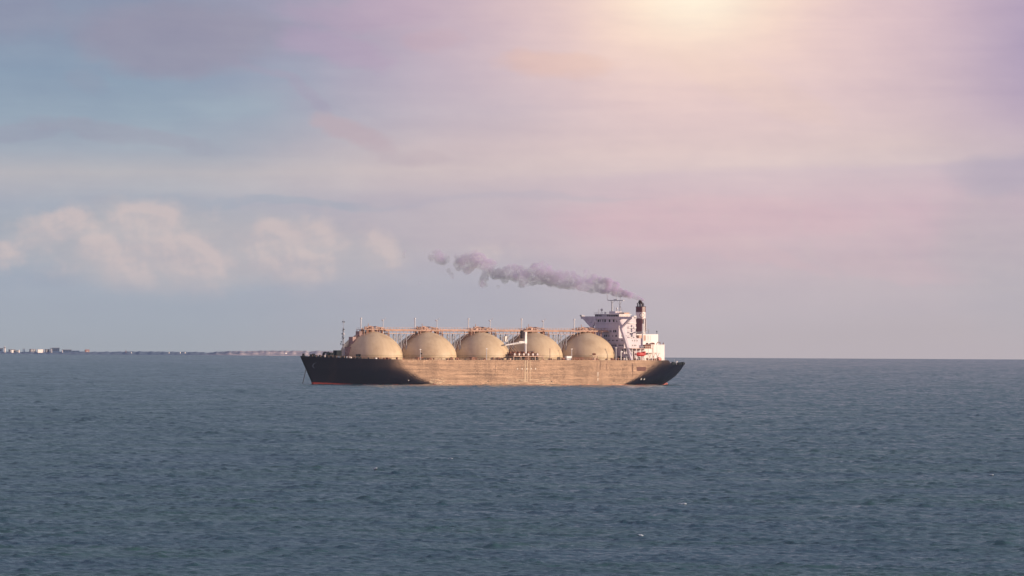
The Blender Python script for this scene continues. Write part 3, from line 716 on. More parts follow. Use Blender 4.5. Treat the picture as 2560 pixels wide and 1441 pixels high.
# reddish matt patch on the port quarter and weld lines
pm = mat('matt_patch_paint', (0.16, 0.075, 0.065), 0.75, spec=0.3, var=0.1, scale=(.3, .3, .3))
mark('matt_patch', aft(1595, B), aft(1619, B), 8.2, 10.6, pm)
ws = mat('weld_stain', (0.10, 0.045, 0.04), 0.7, spec=0.3)
for px, z0_, z1_, sh in ((1502, 8.5, 14.2, .6), (1518, 9, 14.2, .8), (1584, 7.5, 12.6, 0), (1585, 4.5, 12, 0)): A = aft(px, B); mark('rust_streak', A - .1, A + .16, z0_, z1_, ws, shear=sh)
for px, z0_, z1_ in ((1037, 1.5, 11.5), (1150, 9, 14), (1240, 7, 14)): A = aft(px, B); mark('rust_streak', A - .07, A + .07, z0_, z1_, ws)
# upright plate streaks washed clean under the manifold; level ones are painted wave glints
wm = mat('washed_glint_plate', (0.50, 0.36, 0.20), 0.45, var=0.3, scale=(.3, .3, .05))
for px, w_ in ((1314, .22), (1319.5, .16), (1327, .1)): A = aft(px, B); mark('wash_glint_streak', A - w_, A + w_, 1.8, 14.2, wm)
wr = random.Random(5)
for k in range(26):  # level bright lines: light thrown up by waves, painted as pale strips
    A = aft(wr.uniform(1265, 1360), B); L_ = wr.uniform(2, 9); z_ = 0.8 + wr.random() ** 2 * 3.6; mark('wash_glint_streak', A, A + L_, z_, z_ + .12, wm)
for k in range(22):
    A = aft(wr.uniform(1075, 1110), B); L_ = wr.uniform(.6, 2.5); z_ = 0.9 + wr.random() ** 2 * 3.0; mark('wash_glint_streak', A, A + L_, z_, z_ + .16, wm)

# --- manifold platform on the port rail
A0, A1 = aft(1281, 21), aft(1355, 21)
mp_ = MB(); bx(mp_, A0, A1, 17.5, 22.5, 16.35, 16.75)
mo = mp_.build('manifold_platform', M['salmon'], ship)
for q_ in np.linspace(A0 + .3, A1 - .3, 5): MB().box(-q_ - .2, -q_ + .2, 21.9, 22.3, DK, 16.35).build('platform_leg', M['salmon'], mo)
mr = MB()
for y_ in (22.4,):
    bx(mr, A0, A1, y_ - .04, y_ + .04, 17.7, 17.8)
    for q_ in np.linspace(A0, A1, 12): bx(mr, q_ - .04, q_ + .04, y_ - .04, y_ + .04, 16.7, 17.7)
mr.build('handrail', M['salmon'], mo)
for k in range(6):
    px = 1285 + k * 11.4; A = aft(px, 20); mf = MB()
    mf.tube((-A, 8, 17.7), (-A, 20.5, 17.7), 0.62, n=12).tube((-A, 20.5, 17.7), (-A, 20.9, 17.7), 0.95, n=14)
    mf.path([(-A, 15, 17.7), (-A, 13, 19.0), (-A, 9, 19.0)], .4).box(-A - .5, -A + .5, 16, 17.4, 17.2, 19.3)
    mo2 = mf.build('manifold_pipe', M['brown'], ship)
    MB().tube((-A, 20.9, 17.7), (-A, 21.15, 17.7), 0.62, n=12).build('flange', M['white'], mo2)
    MB().tube((-A - 1.3, 19, DK), (-A - 1.3, 19, 16.3), .5, n=10).ell((-A - 1.3, 19, 16.1), (.7, .7, .5), 10, 6).build('valve_wheel', M['brown'], mo2)
part('drip_tray', M['dark'], A0 + 1, A1 - 1.5, 18, 20, DK, 15.6)
# --- hose crane
ca = aft(1314.5, 17)
cr = MB().tube((-ca, 17, DK), (-ca, 17, 24.8), .75, .62, 14)
co_ = cr.build('hose_crane', M['white'], ship, smooth=False)
MB().add([(-ca - .7, 16.3, 24.0), (-ca + 1.0, 16.3, 24.0), (-ca + 1.0, 17.7, 24.0), (-ca - .7, 17.7, 24.0), (-ca - .6, 16.5, 30.9), (-ca + .45, 16.5, 30.9), (-ca + .45, 17.5, 30.9), (-ca - .6, 17.5, 30.9)],
         [(3, 2, 1, 0), (4, 5, 6, 7), (0, 1, 5, 4), (1, 2, 6, 5), (2, 3, 7, 6), (3, 0, 4, 7)]).build('crane_housing', M['white'], co_)
part('winch_box', M['soot'], ca - 3.4, ca - 1.9, 16.4, 17.6, 27.0, 31.8, co_)
part('winch_arm', M['soot'], ca - 1.9, ca - .4, 16.8, 17.2, 30.2, 30.6, co_)
jb = MB(); xs = -ca + .5; xe = -ca + 15.5
for dy in (-.5, .5):
    for dz in (0, .95): jb.tube((xs, 17 + dy, 24.5 + dz), (xe, 17 + dy * .4, 22.9 + dz * .35), .17, n=6)
for k in range(11):
    t_ = k / 11; t2 = (k + 1) / 11
    for dy in (-.5, .5):
        jb.tube((lerp(xs, xe, t_), 17 + dy * lerp(1, .4, t_), lerp(24.5, 22.9, t_) + (k % 2) * .95 * lerp(1, .35, t_)), (lerp(xs, xe, t2), 17 + dy * lerp(1, .4, t2), lerp(24.5, 22.9, t2) + ((k + 1) % 2) * .95 * lerp(1, .35, t2)), .12, n=5)
jb.box(xs - .5, xs + 4.5, 16.5, 17.5, 24.5, 25.4)
jb.build('jib', M['white'], co_)
hc = MB()
for k in range(3): hc.tube((xe - 3 - k * 2.0, 17, 23), (xe - 6.5 - k * 2.0, 17.5, 18.8), .12, n=5)
hc.build('hoist_wire', M['salmon'], co_)

# --- deck lamp posts and clutter along the port side
for px, zt in ((1053.5, 20.3), (1217.5, 20.8), (1376, 20.9), (1430.5, 20.8), (1542.5, 21.6)):
    A = aft(px, 22); MB().tube((-A, 22, DK), (-A, 22, zt), .22, .18, 8).box(-A - .6, -A + .6, 21.8, 22.2, zt, zt + .3).build('lamp_post', M['white'] if px != 1376 else M['salmon'], ship)
A = aft(1055.5, 22); MB().ell((-A, 22.3, 18.0), (.5, .4, .45), 8, 6).build('floodlight', M['dark'], ship)
part('white_locker', M['white'], aft(1416, 21.5), aft(1429, 21.5), 20.5, 22.2, 15.6, 16.8)
part('locker_stand', M['grey'], aft(1417, 21.5), aft(1428, 21.5), 20.8, 21.9, DK, 15.6)
ga = MB(); bx(ga, aft(1431, 22), aft(1479, 22), 21.6, 22.6, 14.9, 15.05)
bx(ga, aft(1431, 22), aft(1479, 22), 22.55, 22.65, 15.95, 16.1)
for A in np.linspace(aft(1431, 22), aft(1479, 22), 15): bx(ga, A - .22, A + .22, 22.5, 22.62, 14.6, 15.9)
ga.build('gangway', M['brown'], ship)
A = aft(1487, 21); MB().box(-A - 2.2, -A + 2.2, 19.5, 22.3, 16.9, 17.2).box(-A - 2, -A - 1.7, 22, 22.3, DK, 16.9).box(-A + 1.7, -A + 2, 22, 22.3, DK, 16.9).box(-A - .8, -A + .6, 20, 22, DK, 16.0).build('gangway_davit', M['salmon'], ship)
MB().ell((-A, 21, 18.0), (1.4, .9, .6), 12, 6).build('raft_canister', M['brown'], ship)
dr = random.Random(3)
for k in range(46):
    px = dr.uniform(895, 1545)
    if 1278 < px < 1358 or 1412 < px < 1500: continue
    A = aft(px, 21); yb = hb(A, 14) - dr.uniform(.8, 2.5); h_ = dr.uniform(.35, 1.15); r_ = dr.uniform(.15, .5); mm = M[dr.choice(['brown', 'salmon', 'brown', 'dark'] if px > 1000 else ['dark', 'dark', 'white'])]
    zz_ = ztop(A) - .1
    if dr.random() < .5: MB().tube((-A, yb, zz_), (-A, yb, zz_ + h_), r_ * .7, n=8).ell((-A, yb, zz_ + h_), (r_, r_, r_ * .7), 8, 5).build('deck_vent', mm, ship)
    else: part('deck_locker', mm, A - r_ * 2, A + r_ * 2, yb - r_, yb + r_, zz_, zz_ + h_)
rl = MB(); prev = None
for A in np.arange(-128, 128, 2.0):
    y_ = hb(A, ztop(A)) - .15; z_ = ztop(A) - .12
    for s_ in (-1, 1): bx(rl, A - .05, A + .05, s_ * y_ - .05, s_ * y_ + .05, z_, z_ + 1.1)
    if prev:
        for s_ in (-1, 1): rl.tube((-prev[0], s_ * prev[1], prev[2] + 1.1), (-A, s_ * y_, z_ + 1.1), .04, n=4)
    prev = (A, y_, z_)
rl.build('deck_railing', M['salmon'], ship)

# --- deckhouse
FR = 98.5
dh = MB(); bx(dh, FR, 113.5, -15.5, 15.5, DK, 27.4); dhouse = dh.build('deckhouse', M['house'], ship)
tw = MB(); bx(tw, FR - .15, 111.5, -10.9, 10.9, 27.4, 38.6); tower = tw.build('accommodation_tower', M['house'], ship)
def win(px, py, parent, yp=None, w_=.5, h_=.55, A=None, side='front'):
    if side == 'front':
        Af = FR - (.15 if parent is tower else 0)
        y_ = (px - 1197 - PXM * CT * Af) / (PXM * ST_); z_ = (962.9 - py) / 4.262
        MB().box(-Af + .0, -Af + .06, y_ - w_, y_ + w_, z_ - h_, z_ + h_).build('window', M['glass'], parent)
    else:
        A_ = aft(px, yp); z_ = (962.9 - py) / 4.262
        MB().box(-A_ - w_, -A_ + w_, yp, yp + .06, z_ - h_, z_ + h_).build('window', M['glass'], parent)
for x5, s_ in ((580, .62), (625, .3), (690, .3), (745, .6), (855, .62), (955, .62), (1040, .62)): win(1440 + x5 / 9.85, 802.7, tower, w_=s_, h_=.75)
for x5, s_ in ((600, .35), (645, .55), (715, .25), (740, .25), (865, .25), (892, .25), (960, .55), (1005, .55)): win(1440 + x5 / 9.85, 828.5, tower, w_=s_, h_=.65)
for x5, s_ in ((738, .5), (783, .5), (840, .25), (935, .25), (1018, .6)): win(1440 + x5 / 9.85, 840.5, tower, w_=s_, h_=.6)
for x5 in (760, 835, 862, 930, 962, 1025, 1052, 1160, 1190): win(1440 + x5 / 9.85, 852, dhouse, w_=.32, h_=.4)
for x4 in (570, 588, 612, 628, 668, 686, 708, 724): win(1430 + x4 / 5.543, 864.3, dhouse, w_=.35, h_=.45)
for x4 in (590, 718): win(1430 + x4 / 5.543, 876.5, dhouse, w_=.6, h_=.7)
for x4 in (856, 888, 920): win(1430 + x4 / 5.543, 852, dhouse, 15.5, .35, .45, side='port')
for x4 in (856, 884, 904): win(1430 + x4 / 5.543, 864.3, dhouse, 15.5, .35, .45, side='port')
for x4, y_ in ((708, 840.5), (765, 840.5), (850, 840)): win(1430 + x4 / 5.543, y_, tower, 10.9, .4, .5, side='port')
win(1567, 876.5, dhouse, 15.5, .45, .6, side='port')
# rain ledges on the front
for z_, hw in ((36.2, 10.9), (33.4, 10.9), (30.6, 10.9)):
    bx(MB(), FR - .45, FR - .15, -hw, hw, z_, z_ + .1).build('ledge', M['house'], tower)
bx(MB(), FR - .3, FR, -15.5, 15.5, 24.6, 24.7).build('ledge', M['house'], dhouse)
bx(MB(), FR - .3, FR, -15.5, 15.5, 21.7, 21.8).build('ledge', M['house'], dhouse)
# bridge wings
wg = MB(); bx(wg, FR - .6, FR + 2.6, -23.2, 23.2, 38.6, 38.9)
bx(wg, FR - .6, FR - .45, -23.2, 23.2, 38.9, 40.1); bx(wg, FR + 2.45, FR + 2.6, -23.2, -10.9, 38.9, 40.0); bx(wg, FR + 2.45, FR + 2.6, 10.9, 23.2, 38.9, 40.0)
bx(wg, FR - .45, FR + 2.45, 23.05, 23.2, 38.9, 40.1); bx(wg, FR - .45, FR + 2.45, -23.2, -23.05, 38.9, 40.5)
wing = wg.build('bridge_wing', M['house'], ship)
bxm = bx(MB(), FR - 1.0, FR + .4, -23.6, -22.0, 40.0, 40.9).build('repeater_box', M['grey'], wing)
bx(MB(), FR + .9, FR + 2.9, 20.9, 23.2, 38.9, 40.6).build('wing_cab', M['white'], wing)
# wheelhouse
wh = MB(); bx(wh, FR - .1, 107.2, -10.9, 10.9, 38.6, 41.25); wheel = wh.build('wheelhouse', M['house'], ship)
bx(MB(), FR - .5, 107.6, -11.4, 11.4, 41.25, 41.6).build('roof', M['white'], wheel)
for k in range(14):
    y_ = -10.2 + k * 1.57; MB().box(-FR + .1, -FR + .17, y_ - .55, y_ + .55, 40.05, 41.1).build('window', M['glass'] if not 4 <= k <= 6 else M['grey'], wheel)
for k in range(4): A = FR + 1.4 + k * 1.9; MB().box(-A - .6, -A + .6, 10.9, 10.97, 40.1, 41.0).build('window', mat('lit_glass', (.35, .25, .2), .3) if k == 0 else wheel.children[-1].data.materials[0], wheel)  # port panes: lit look painted as a paler glass colour
# wing brackets: Y-shaped strut to the deck edge on each side
def beam(mb_, p, q_, w_, d_):
    p = Vector(p); q_ = Vector(q_); d = (q_ - p).normalized(); sx = Vector((1, 0, 0)); sy = d.cross(sx).normalized()
    v = [pt + sx * (a * d_) + sy * (b__ * w_) for pt in (p, q_) for a, b__ in ((-1, -1), (1, -1), (1, 1), (-1, 1))]
    mb_.add(v, [(3, 2, 1, 0), (4, 5, 6, 7), (0, 1, 5, 4), (1, 2, 6, 5), (2, 3, 7, 6), (3, 0, 4, 7)])
for s_ in (-1, 1):
    st_ = MB(); XF = -(FR - .1)
    beam(st_, (XF, s_ * 22.3, DK), (XF, s_ * 12.9, 34.2), .85, .8)
    beam(st_, (XF, s_ * 13.1, 33.4), (XF, s_ * 20.6, 38.8), .55, .6)
    beam(st_, (XF, s_ * 13.3, 34.6), (XF, s_ * 10.2, 38.8), 1.1, .6)
    st_.slab([(s_ * 12.2, 34.6), (s_ * 12.2, 32.8), (s_ * 14.6, 33.2), (s_ * 15.4, 35.4)], XF - .5, XF + .5)
    st_.build('wing_strut', M['house'], wing)
    if s_ < 0:
        gs = MB(); gs.slab([(-22.2, 38.6), (-19.2, 37.9), (-17.0, 36.2), (-14.4, 33.0), (-11, 28.4), (-11, 30.2), (-13.0, 33.6), (-14.6, 36.4), (-13.4, 37.2), (-11, 37.4), (-11, 38.6)], XF - .35, XF + .35)
        gs.build('wing_bracket', M['house'], wing)
# balconies at the tower's aft port corner
def rrect(A0, A1, y0, y1, r_, n=6):
    x0, x1 = -A1, -A0; pts = []
    for cx, cy, a0 in ((x1 - r_, y1 - r_, 0), (x0 + r_, y1 - r_, 90), (x0 + r_, y0 + r_, 180), (x1 - r_, y0 + r_, 270)):
        for k in range(n + 1): a = R(a0 + 90 * k / n); pts.append((cx + r_ * math.cos(a), cy + r_ * math.sin(a)))
    return pts
for z_ in (36.0, 33.3, 30.5, 27.7):
    bo = MB().prism(rrect(104.5, 112.2, -11.9, 11.9, 2.0), z_, z_ + .45); b0 = bo.build('balcony', M['white'], tower)
    rr_ = MB(); ol = rrect(104.7, 112.0, -11.7, 11.7, 1.9)
    for a_, b__ in zip(ol, ol[1:] + ol[:1]): rr_.tube((a_[0], a_[1], z_ + 1.25), (b__[0], b__[1], z_ + 1.25), .05, n=4)
    for a_ in ol[::2]: rr_.tube((a_[0], a_[1], z_ + .2), (a_[0], a_[1], z_ + 1.25), .05, n=4)
    rr_.build('handrail', M['white'], tower)
bx(MB(), 111.5, 112.3, -9.3, 9.3, 27.65, 38.2).build('aft_bay', M['white'], tower)
# monkey island: twin mast, radars, aerials
mA = 105.3
ms = MB()
for y_ in (-3.6, 3.6): ms.tube((-mA, y_, 41.5), (-mA, y_, 49.6), .42 if y_ < 0 else .3, .28 if y_ < 0 else .22, 10)
bx(ms, mA - .6, mA + .6, -6.9, 7.0, 49.4, 49.8)
for y0_, y1_, z0_, z1_ in ((-5, -3.6, 49.4, 47), (3.6, 0.8, 46.6, 49.4), (3.6, 5.6, 47, 49.4), (-3.6, -1.0, 43.5, 41.6), (3.6, 7.2, 46.8, 41.6), (-3.6, -.8, 48.0, 49.4), (3.6, 5.2, 46.8, 41.6), (-1.6, -.2, 46, 41.6)):
    ms.tube((-mA, y0_, z0_), (-mA, y1_, z1_), .09, n=5)
ms.tube((-mA, -6.9, 49.6), (-mA, -7.8, 50.6), .2, n=6).tube((-mA, -7.8, 50.5), (-mA, -7.9, 53.0), .14, n=6).tube((-mA, .2, 49.7), (-mA, .2, 54.2), .14, .08, n=6).tube((-mA, 4.2, 49.7), (-mA, 4.2, 52.6), .1, n=6).tube((-mA, -1.6, 49.7), (-mA, -1.6, 51), .1, n=6)
for z_ in (45.0, 46.8, 43.6): ms.box(-mA - .35, -mA + .35, -4.1, -2.9, z_, z_ + .18)
mast = ms.build('signal_mast', M['grey'], ship)
MB().ell((-mA, .2, 54.3), (.3, .3, .3), 8, 6).ell((-mA, -7.9, 53.1), (.25, .25, .25), 8, 6).build('mast_light', M['white'], mast)
rd = MB().box(-mA - .2, -mA + .2, -1.9, 1.3, 49.95, 50.25).tube((-mA, -.4, 49.7), (-mA, -.4, 50), .25, n=8).build('radar_scanner', M['grey'], mast)
A = FR + 3
MB().tube((-A, -8.4, 41.6), (-A, -8.4, 43.4), .12, n=6).ell((-A, -8.4, 44.0), (.75, .75, .8), 12, 8).build('radome', M['grey'], wheel, smooth=True)
MB().tube((-A, -11, 41.6), (-A, -11, 44.3), .16, n=6).tube((-A, -12.0, 41), (-A, -12.4, 42.4), .1, n=6).build('aerial', M['grey'], wheel)
MB().tube((-A, -5.2, 41.6), (-A, -5.2, 42.4), .35, n=8).ell((-A, -5.2, 42.5), (.5, .5, .4), 8, 6).build('compass_stand', M['grey'], wheel)
bx(MB(), 101.5, 106.5, -1.6, 4.0, 41.6, 43.1).build('mast_house', M['house'], wheel)
bx(MB(), 103.0, 107.0, 5.6, 10.2, 41.6, 42.5).build('chart_locker', M['salmon'], wheel)
MB().tube((-103.6, 2.9, 43.1), (-103.6, 2.9, 44.6), .3, n=8).ell((-103.6, 2.9, 44.9), (.55, .55, .6), 10, 6).build('radome', M['white'], wheel, smooth=True)
ra = MB()
for y_ in (-11.3, 11.3): bx(ra, FR - .4, 107.5, y_ - .05, y_ + .05, 42.5, 42.6)
bx(ra, FR - .45, FR - .35, -11.3, 11.3, 42.5, 42.6)
for y_ in np.arange(-11.3, 11.4, 1.9): bx(ra, FR - .45, FR - .35, y_ - .05, y_ + .05, 41.6, 42.55)
ra.build('handrail', M['grey'], wheel)
# --- engine casing, aft house, boat deck
cs = MB(); bx(cs, 113.5, 130.3, -9.2, 9.2, DK, 29.75); casing = cs.build('engine_casing', M['white'], ship)
for k in range(6):
    A = 118.2 + k * 1.2; bx(MB(), A - .07, A + .07, 9.2, 9.3, 26.2, 29.0).build('louvre', M['grey'], casing)
bx(MB(), 117.5, 124.8, 9.2, 9.34, 25.6, 25.8).build('pipe_run', M['grey'], casing)
bx(MB(), 113.5, 118.5, 9.2, 11.5, 25.9, 29.2).build('fan_room', M['salmon'], casing)
tr = MB()
for A in (113.7, 116, 118.4): bx(tr, A - .1, A + .1, 11.2, 11.4, 26.1, 29.6)
tr.build('casing_post', M['white'], casing)
MB().tube((-129.6, 8.8, 29.75), (-129.6, 8.8, 31.2), .1, n=6).ell((-129.6, 8.8, 31.4), (.35, .35, .4), 8, 6).build('floodlight', M['dark'], casing)
ah = MB(); bx(ah, 120.5, 131.2, -13.5, 14.0, DK, 23.5); ahouse = ah.build('aft_house', M['white'], ship)
bx(MB(), 120.3, 131.4, -13.7, 14.2, 23.5, 23.75).build('roof', M['white'], ahouse)
bx(MB(), 125.25, 125.35, 14.0, 14.06, DK, 23.4).build('panel_seam', M['grey'], ahouse)
for A in (120.6, 122.2): bx(MB(), A - .14, A + .14, 14.0, 14.2, DK, 23.5).build('ladder_rail', M['salmon'], ahouse)
lr = MB()
for z_ in np.arange(15, 23.4, .9): bx(lr, 120.7, 122.1, 14.02, 14.14, z_, z_ + .15)
lr.build('ladder_rung', M['salmon'], ahouse)
rf = MB()
rr3 = random.Random(9)
for k in range(9): A = 121 + rr3.uniform(0, 6); y_ = rr3.uniform(8, 13); h_ = rr3.uniform(.5, 1.2); bx(rf, A - .4, A + .4, y_ - .3, y_ + .3, 23.7, 23.75 + h_)
rf.path([(-126.5, 12, 23.7), (-127.5, 12, 25.1), (-129.4, 12, 25.1), (-129.6, 12, 23.7)], .2, 6).tube((-130.6, 13.5, 23.7), (-130.6, 13.5, 24.9), .25, n=8)
rf.build('roof_pipes', M['brown'], ahouse)
for A, z_ in ((130, 16.9), (127, 16.9)): bx(MB(), A - .5, A + .5, 14.0, 14.08, z_, z_ + .2).build('vent_grille', M['grey'], ahouse)
bdk = MB(); bx(bdk, aft(1579, 21), aft(1633, 21), 15.5, 22.3, 21.2, 21.5); bdeck = bdk.build('boat_deck', M['salmon'], ship)
hr = MB(); a0_, a1_ = aft(1579, 21), aft(1633, 21)
bx(hr, a0_, a1_, 22.2, 22.3, 22.5, 22.6)
for A in np.linspace(a0_, a1_, 12): bx(hr, A - .05, A + .05, 22.2, 22.3, 21.5, 22.5)
hr.build('handrail', M['white'], bdeck)
for A in np.linspace(a0_ + .4, a1_ - .3, 6): bx(MB(), A - .16, A + .16, 21.9, 22.2, DK, 21.2).build('deck_post', M['white'], bdeck)
md = MB(); bx(md, 112, 121, 15, 22, 18.6, 18.75); bx(md, aft(1617, 21), aft(1644, 21), 21.9, 22.0, 18.75, 18.9); md.build('mid_deck', M['salmon'], bdeck)
dbr = MB()
for A in (111.6, 114.6, 117.6): dbr.tube((-A, 22, DK), (-A - 2.6, 22, 18.6), .13, n=6).tube((-A - 2.6, 22, DK), (-A, 22, 18.6), .13, n=6)
dbr.build('deck_brace', M['salmon'], bdeck)
part('side_house', M['white'], 113.5, 120.5, 9.2, 15.2, DK, 21.2)
part('raft_rack', M['brown'], 112.5, 116.5, 15.5, 18.5, 21.6, 23.6)
# lifeboat davits
for A in (103.0, 108.8):
    MB().path([(-A, 19.0, DK), (-A, 19.3, 20.2), (-A, 21.9, 20.8)], .22, 8).tube((-A, 21.8, 20.8), (-A, 21.8, 19.2), .08, n=5).build('davit', M['salmon'], ship)
# kingpost crane beside the tower
ka = aft(1610.3, 16)
kp = MB().tube((-ka, 16, 21.4), (-ka, 16, 36.0), .5, .44, 14).tube((-ka, 16, 21.4), (-ka, 16, 22.8), .8, n=14)
kpo = kp.build('kingpost', M['white'], ship)
kj = MB().box(-ka - .7, -ka + .7, 15.2, 16.8, 30.4, 31.5); kj.path([(-ka - .3, 16, 31), (-ka - 4.4, 16.4, 32.6), (-ka - 4.4, 16.4, 30.2)], .22, 8).tube((-ka, 16, 34.5), (-ka - 4.4, 16.4, 32.6), .08, n=5)
kj.build('jib', M['grey'], kpo)
# --- funnel
FA = 124.6
fo = rrect(FA - 2.1, FA + 2.1, -2.75, 2.75, 1.15, 8)
fb = MB().prism(fo, 29.75, 45.9); funnel = fb.build('funnel', M['funnel'], ship)
for p_ in funnel.data.polygons: p_.use_smooth = False
MB().prism(rrect(FA - 2.2, FA + 2.2, -2.85, 2.85, 1.2, 8), 45.9, 46.15).build('funnel_cap', M['soot'], funnel)
# emblem: ring and disc wrapped round the port-forward corner
per = []  # perimeter samples from the forward face round to the port face
def per_pt(s_):   # s = 0 at the middle of the corner, positive aft along the port face
    r_ = 1.15; q_ = r_ * math.pi / 4
    cx, cy = -(FA - 2.1) - r_, 2.75 - r_
    if s_ < -q_: return (cx + r_, cy + (s_ + q_), 1, 0)
    if s_ > q_: return (cx - (s_ - q_), cy + r_, 0, 1)
    a = math.pi / 4 + s_ / r_; return (cx + r_ * math.cos(a), cy + r_ * math.sin(a), math.cos(a), math.sin(a))
def ring(r0, r1, name, m_, dz, s0=0.55, z0_=40.95, n=36):
    v = []; f_ = []
    for k in range(n):
        a = 2 * math.pi * k / n
        for rr_ in (r0, r1):
            x_, y_, nx, ny = per_pt(s0 + rr_ * 1.12 * math.cos(a)); v.append((x_ + nx * dz, y_ + ny * dz, z0_ + rr_ * math.sin(a)))
    for k in range(n): k2 = (k + 1) % n; f_.append((2 * k, 2 * k2, 2 * k2 + 1, 2 * k + 1))
    MB().add(v, f_).build(name, m_, funnel)
embr = mat('emblem_red', (0.16, 0.02, 0.03), 0.5)
ring(1.15, 1.55, 'emblem_ring', embr, .03); ring(0.75, 1.15, 'emblem_field', M['mark'], .03); ring(0.4, 0.75, 'emblem_field', M['mark'], .03); ring(0.02, 0.4, 'emblem_field', M['mark'], .03)
for s0_, s1_, z0_, z1_ in ((.45, .65, 40.3, 41.7), (.2, .9, 40.2, 40.36)):
    v = []
    for s_ in (s0_, (s0_ + s1_) / 2, s1_):
        x_, y_, nx, ny = per_pt(s_); v += [(x_ + nx * .06, y_ + ny * .06, z0_), (x_ + nx * .06, y_ + ny * .06, z1_)]
    MB().add(v, [(0, 2, 3, 1), (2, 4, 5, 3)]).build('emblem_figure', embr, funnel)
ex = MB(); pts = [(-FA - .2, .3, 45.9), (-FA - .2, .3, 47.0), (-FA - .1, .3, 47.9), (-FA + .6, .2, 48.6), (-FA + 1.3, .1, 48.9)]
for a_, b__, r0, r1 in zip(pts, pts[1:], (.85, .85, .95, 1.05), (.85, .95, 1.05, 1.1)): ex.tube(a_, b__, r0, r1, 14)
for p_ in pts[1:-1]: ex.ell(p_, (.98, .98, .98), 12, 8)
ex.build('exhaust_elbow', M['soot'], funnel, smooth=True)
for x_, y_, h_, r_ in ((.9, -2.0, 1.7, .28), (1.2, -1.2, 1.1, .2), (.2, -1.2, 1.5, .25), (-.9, 1.6, 1.4, .25), (.9, 1.2, 1.3, .22), (-1.2, .2, 1.6, .22), (1.3, 2.0, 1.2, .16), (-.2, 2.2, 1.9, .14)):
    MB().tube((-FA + x_, y_, 46.1), (-FA + x_, y_, 46.1 + h_), r_, r_, 10).tube((-FA + x_, y_, 46.1 + h_), (-FA + x_ + .3, y_, 46.4 + h_), r_, r_, 10).build('exhaust_pipe', M['soot'] if h_ > 1.35 else M['grey'], funnel)
MB().tube((-FA + .1, 3.1, 31), (-FA + .1, 3.1, 38.6), .42, n=10).tube((-FA - 1.6, 2.9, 31), (-FA - 1.6, 2.9, 38.3), .2, n=8).build('drain_pipe', M['white'], funnel)
# --- stern gear
for px, yp, w_, h_ in ((1686, 12, 1.4, 1.6), (1690, 10, 1.2, 1.2), (1706, 9, 1.2, 1.2), (1713, 9.5, .8, 1.5), (1701, 10, .9, .9)):
    A = aft(px, yp); MB().tube((-A, yp - 1.2, 12.6), (-A, yp + 1.2, 12.6), h_ * .6, n=12).box(-A - w_, -A + w_, yp - .9, yp + .9, 11.8, 11.9 + h_ * .55).build('mooring_winch', M['dark'], ship)
A = aft(1697.5, 10); MB().tube((-A, 10, 11.8), (-A, 10, 13.6), .3, n=8).ell((-A - .2, 10, 13.7), (.5, .4, .4), 8, 6).build('deck_vent', M['white'], ship)
A = aft(1682.5, 12); MB().ell((-A, 12, 12.9), (.55, .55, .55), 10, 8).build('deck_vent', M['white'], ship)
A = aft(1692, 11); MB().tube((-A, 11, 11.8), (-A, 11, 15.3), .1, .07, n=6).build('flagstaff', M['grey'], ship)
for px in (1641, 1651): A = aft(px, 18); MB().tube((-A - .8, 18, DK), (-A - .8, 18, 15.6), .45, n=10).tube((-A + .8, 18, DK), (-A + .8, 18, 15.6), .45, n=10).build('bollard', M['brown'], ship)
A = aft(1652, 18); MB().tube((-A, 17.5, 15.3), (-A, 19, 15.3), 1.1, n=14).build('hose_reel', M['red'], ship)
rud = MB(); bx(rud, 142.2, 145.6, -.4, .4, -3, 1.1); rud.build('rudder', mat('red_antifouling', (.30, .035, .03), .6, var=.2, scale=(.5, .5, .5)), ship)
# gear at the foot of the deckhouse
for px, yp, z_, m_ in ((1552, 18, 16.8, 'dark'), (1558, 18, 16.2, 'dark'), (1568, 18, 16.9, 'grey'), (1574, 18.5, 16.0, 'dark'), (1548, 19, 15.8, 'brown'), (1603, 20, 16.2, 'dark'), (1591, 20, 15.6, 'brown'), (1622, 20, 15.7, 'salmon')):
    A = aft(px, yp); MB().tube((-A, yp, DK), (-A, yp, z_ - .5), .5, n=10).ell((-A, yp, z_ - .4), (.8, .7, .6), 10, 6).build('mushroom_vent', M[m_], ship)
A = aft(1555, 18.5); MB().tube((-A, 18.5, DK), (-A, 18.5, 19.4), .4, n=10).ell((-A - .5, 18.5, 19.5), (.9, .5, .5), 10, 6).build('cowl_vent', M['white'], ship)

# --- lifeboat: its own thing, hung in the davits
lb = bpy.data.objects.new('lifeboat', None); COL.objects.link(lb)
lbA, lbY, lbZ = 105.9, 21.6, 16.75
wp = Matrix.Rotation(R(220), 4, 'Z') @ Vector((-lbA, lbY, lbZ)); lb.location = wp; lb.rotation_euler.z = R(220)
tag(lb, 'bright red enclosed lifeboat hanging in davits beside the white deckhouse', 'lifeboat')
v = []; f_ = []; n = 20; ns_ = 15
for k in range(ns_ + 1):
    u = k / ns_; x_ = -4.1 + 8.2 * u; w_ = (1 - abs(2 * u - 1) ** 2.6) ** .55 if 0 < u < 1 else 0.02
    for i_ in range(n):
        a = 2 * math.pi * i_ / n; zz = math.sin(a); yy = math.cos(a)
        v.append((x_, 1.4 * w_ * yy, 1.3 + (1.25 if zz < 0 else 1.15) * (w_ ** .8) * (abs(zz) ** .9) * (1 if zz > 0 else -1)))
for k in range(ns_):
    for i_ in range(n): f_.append((k * n + i_, k * n + (i_ + 1) % n, (k + 1) * n + (i_ + 1) % n, (k + 1) * n + i_))
f_ += [tuple(range(n)), tuple(range(ns_ * n, ns_ * n + n))]
MB().add(v, f_).build('boat_shell', M['red'], lb, smooth=True)
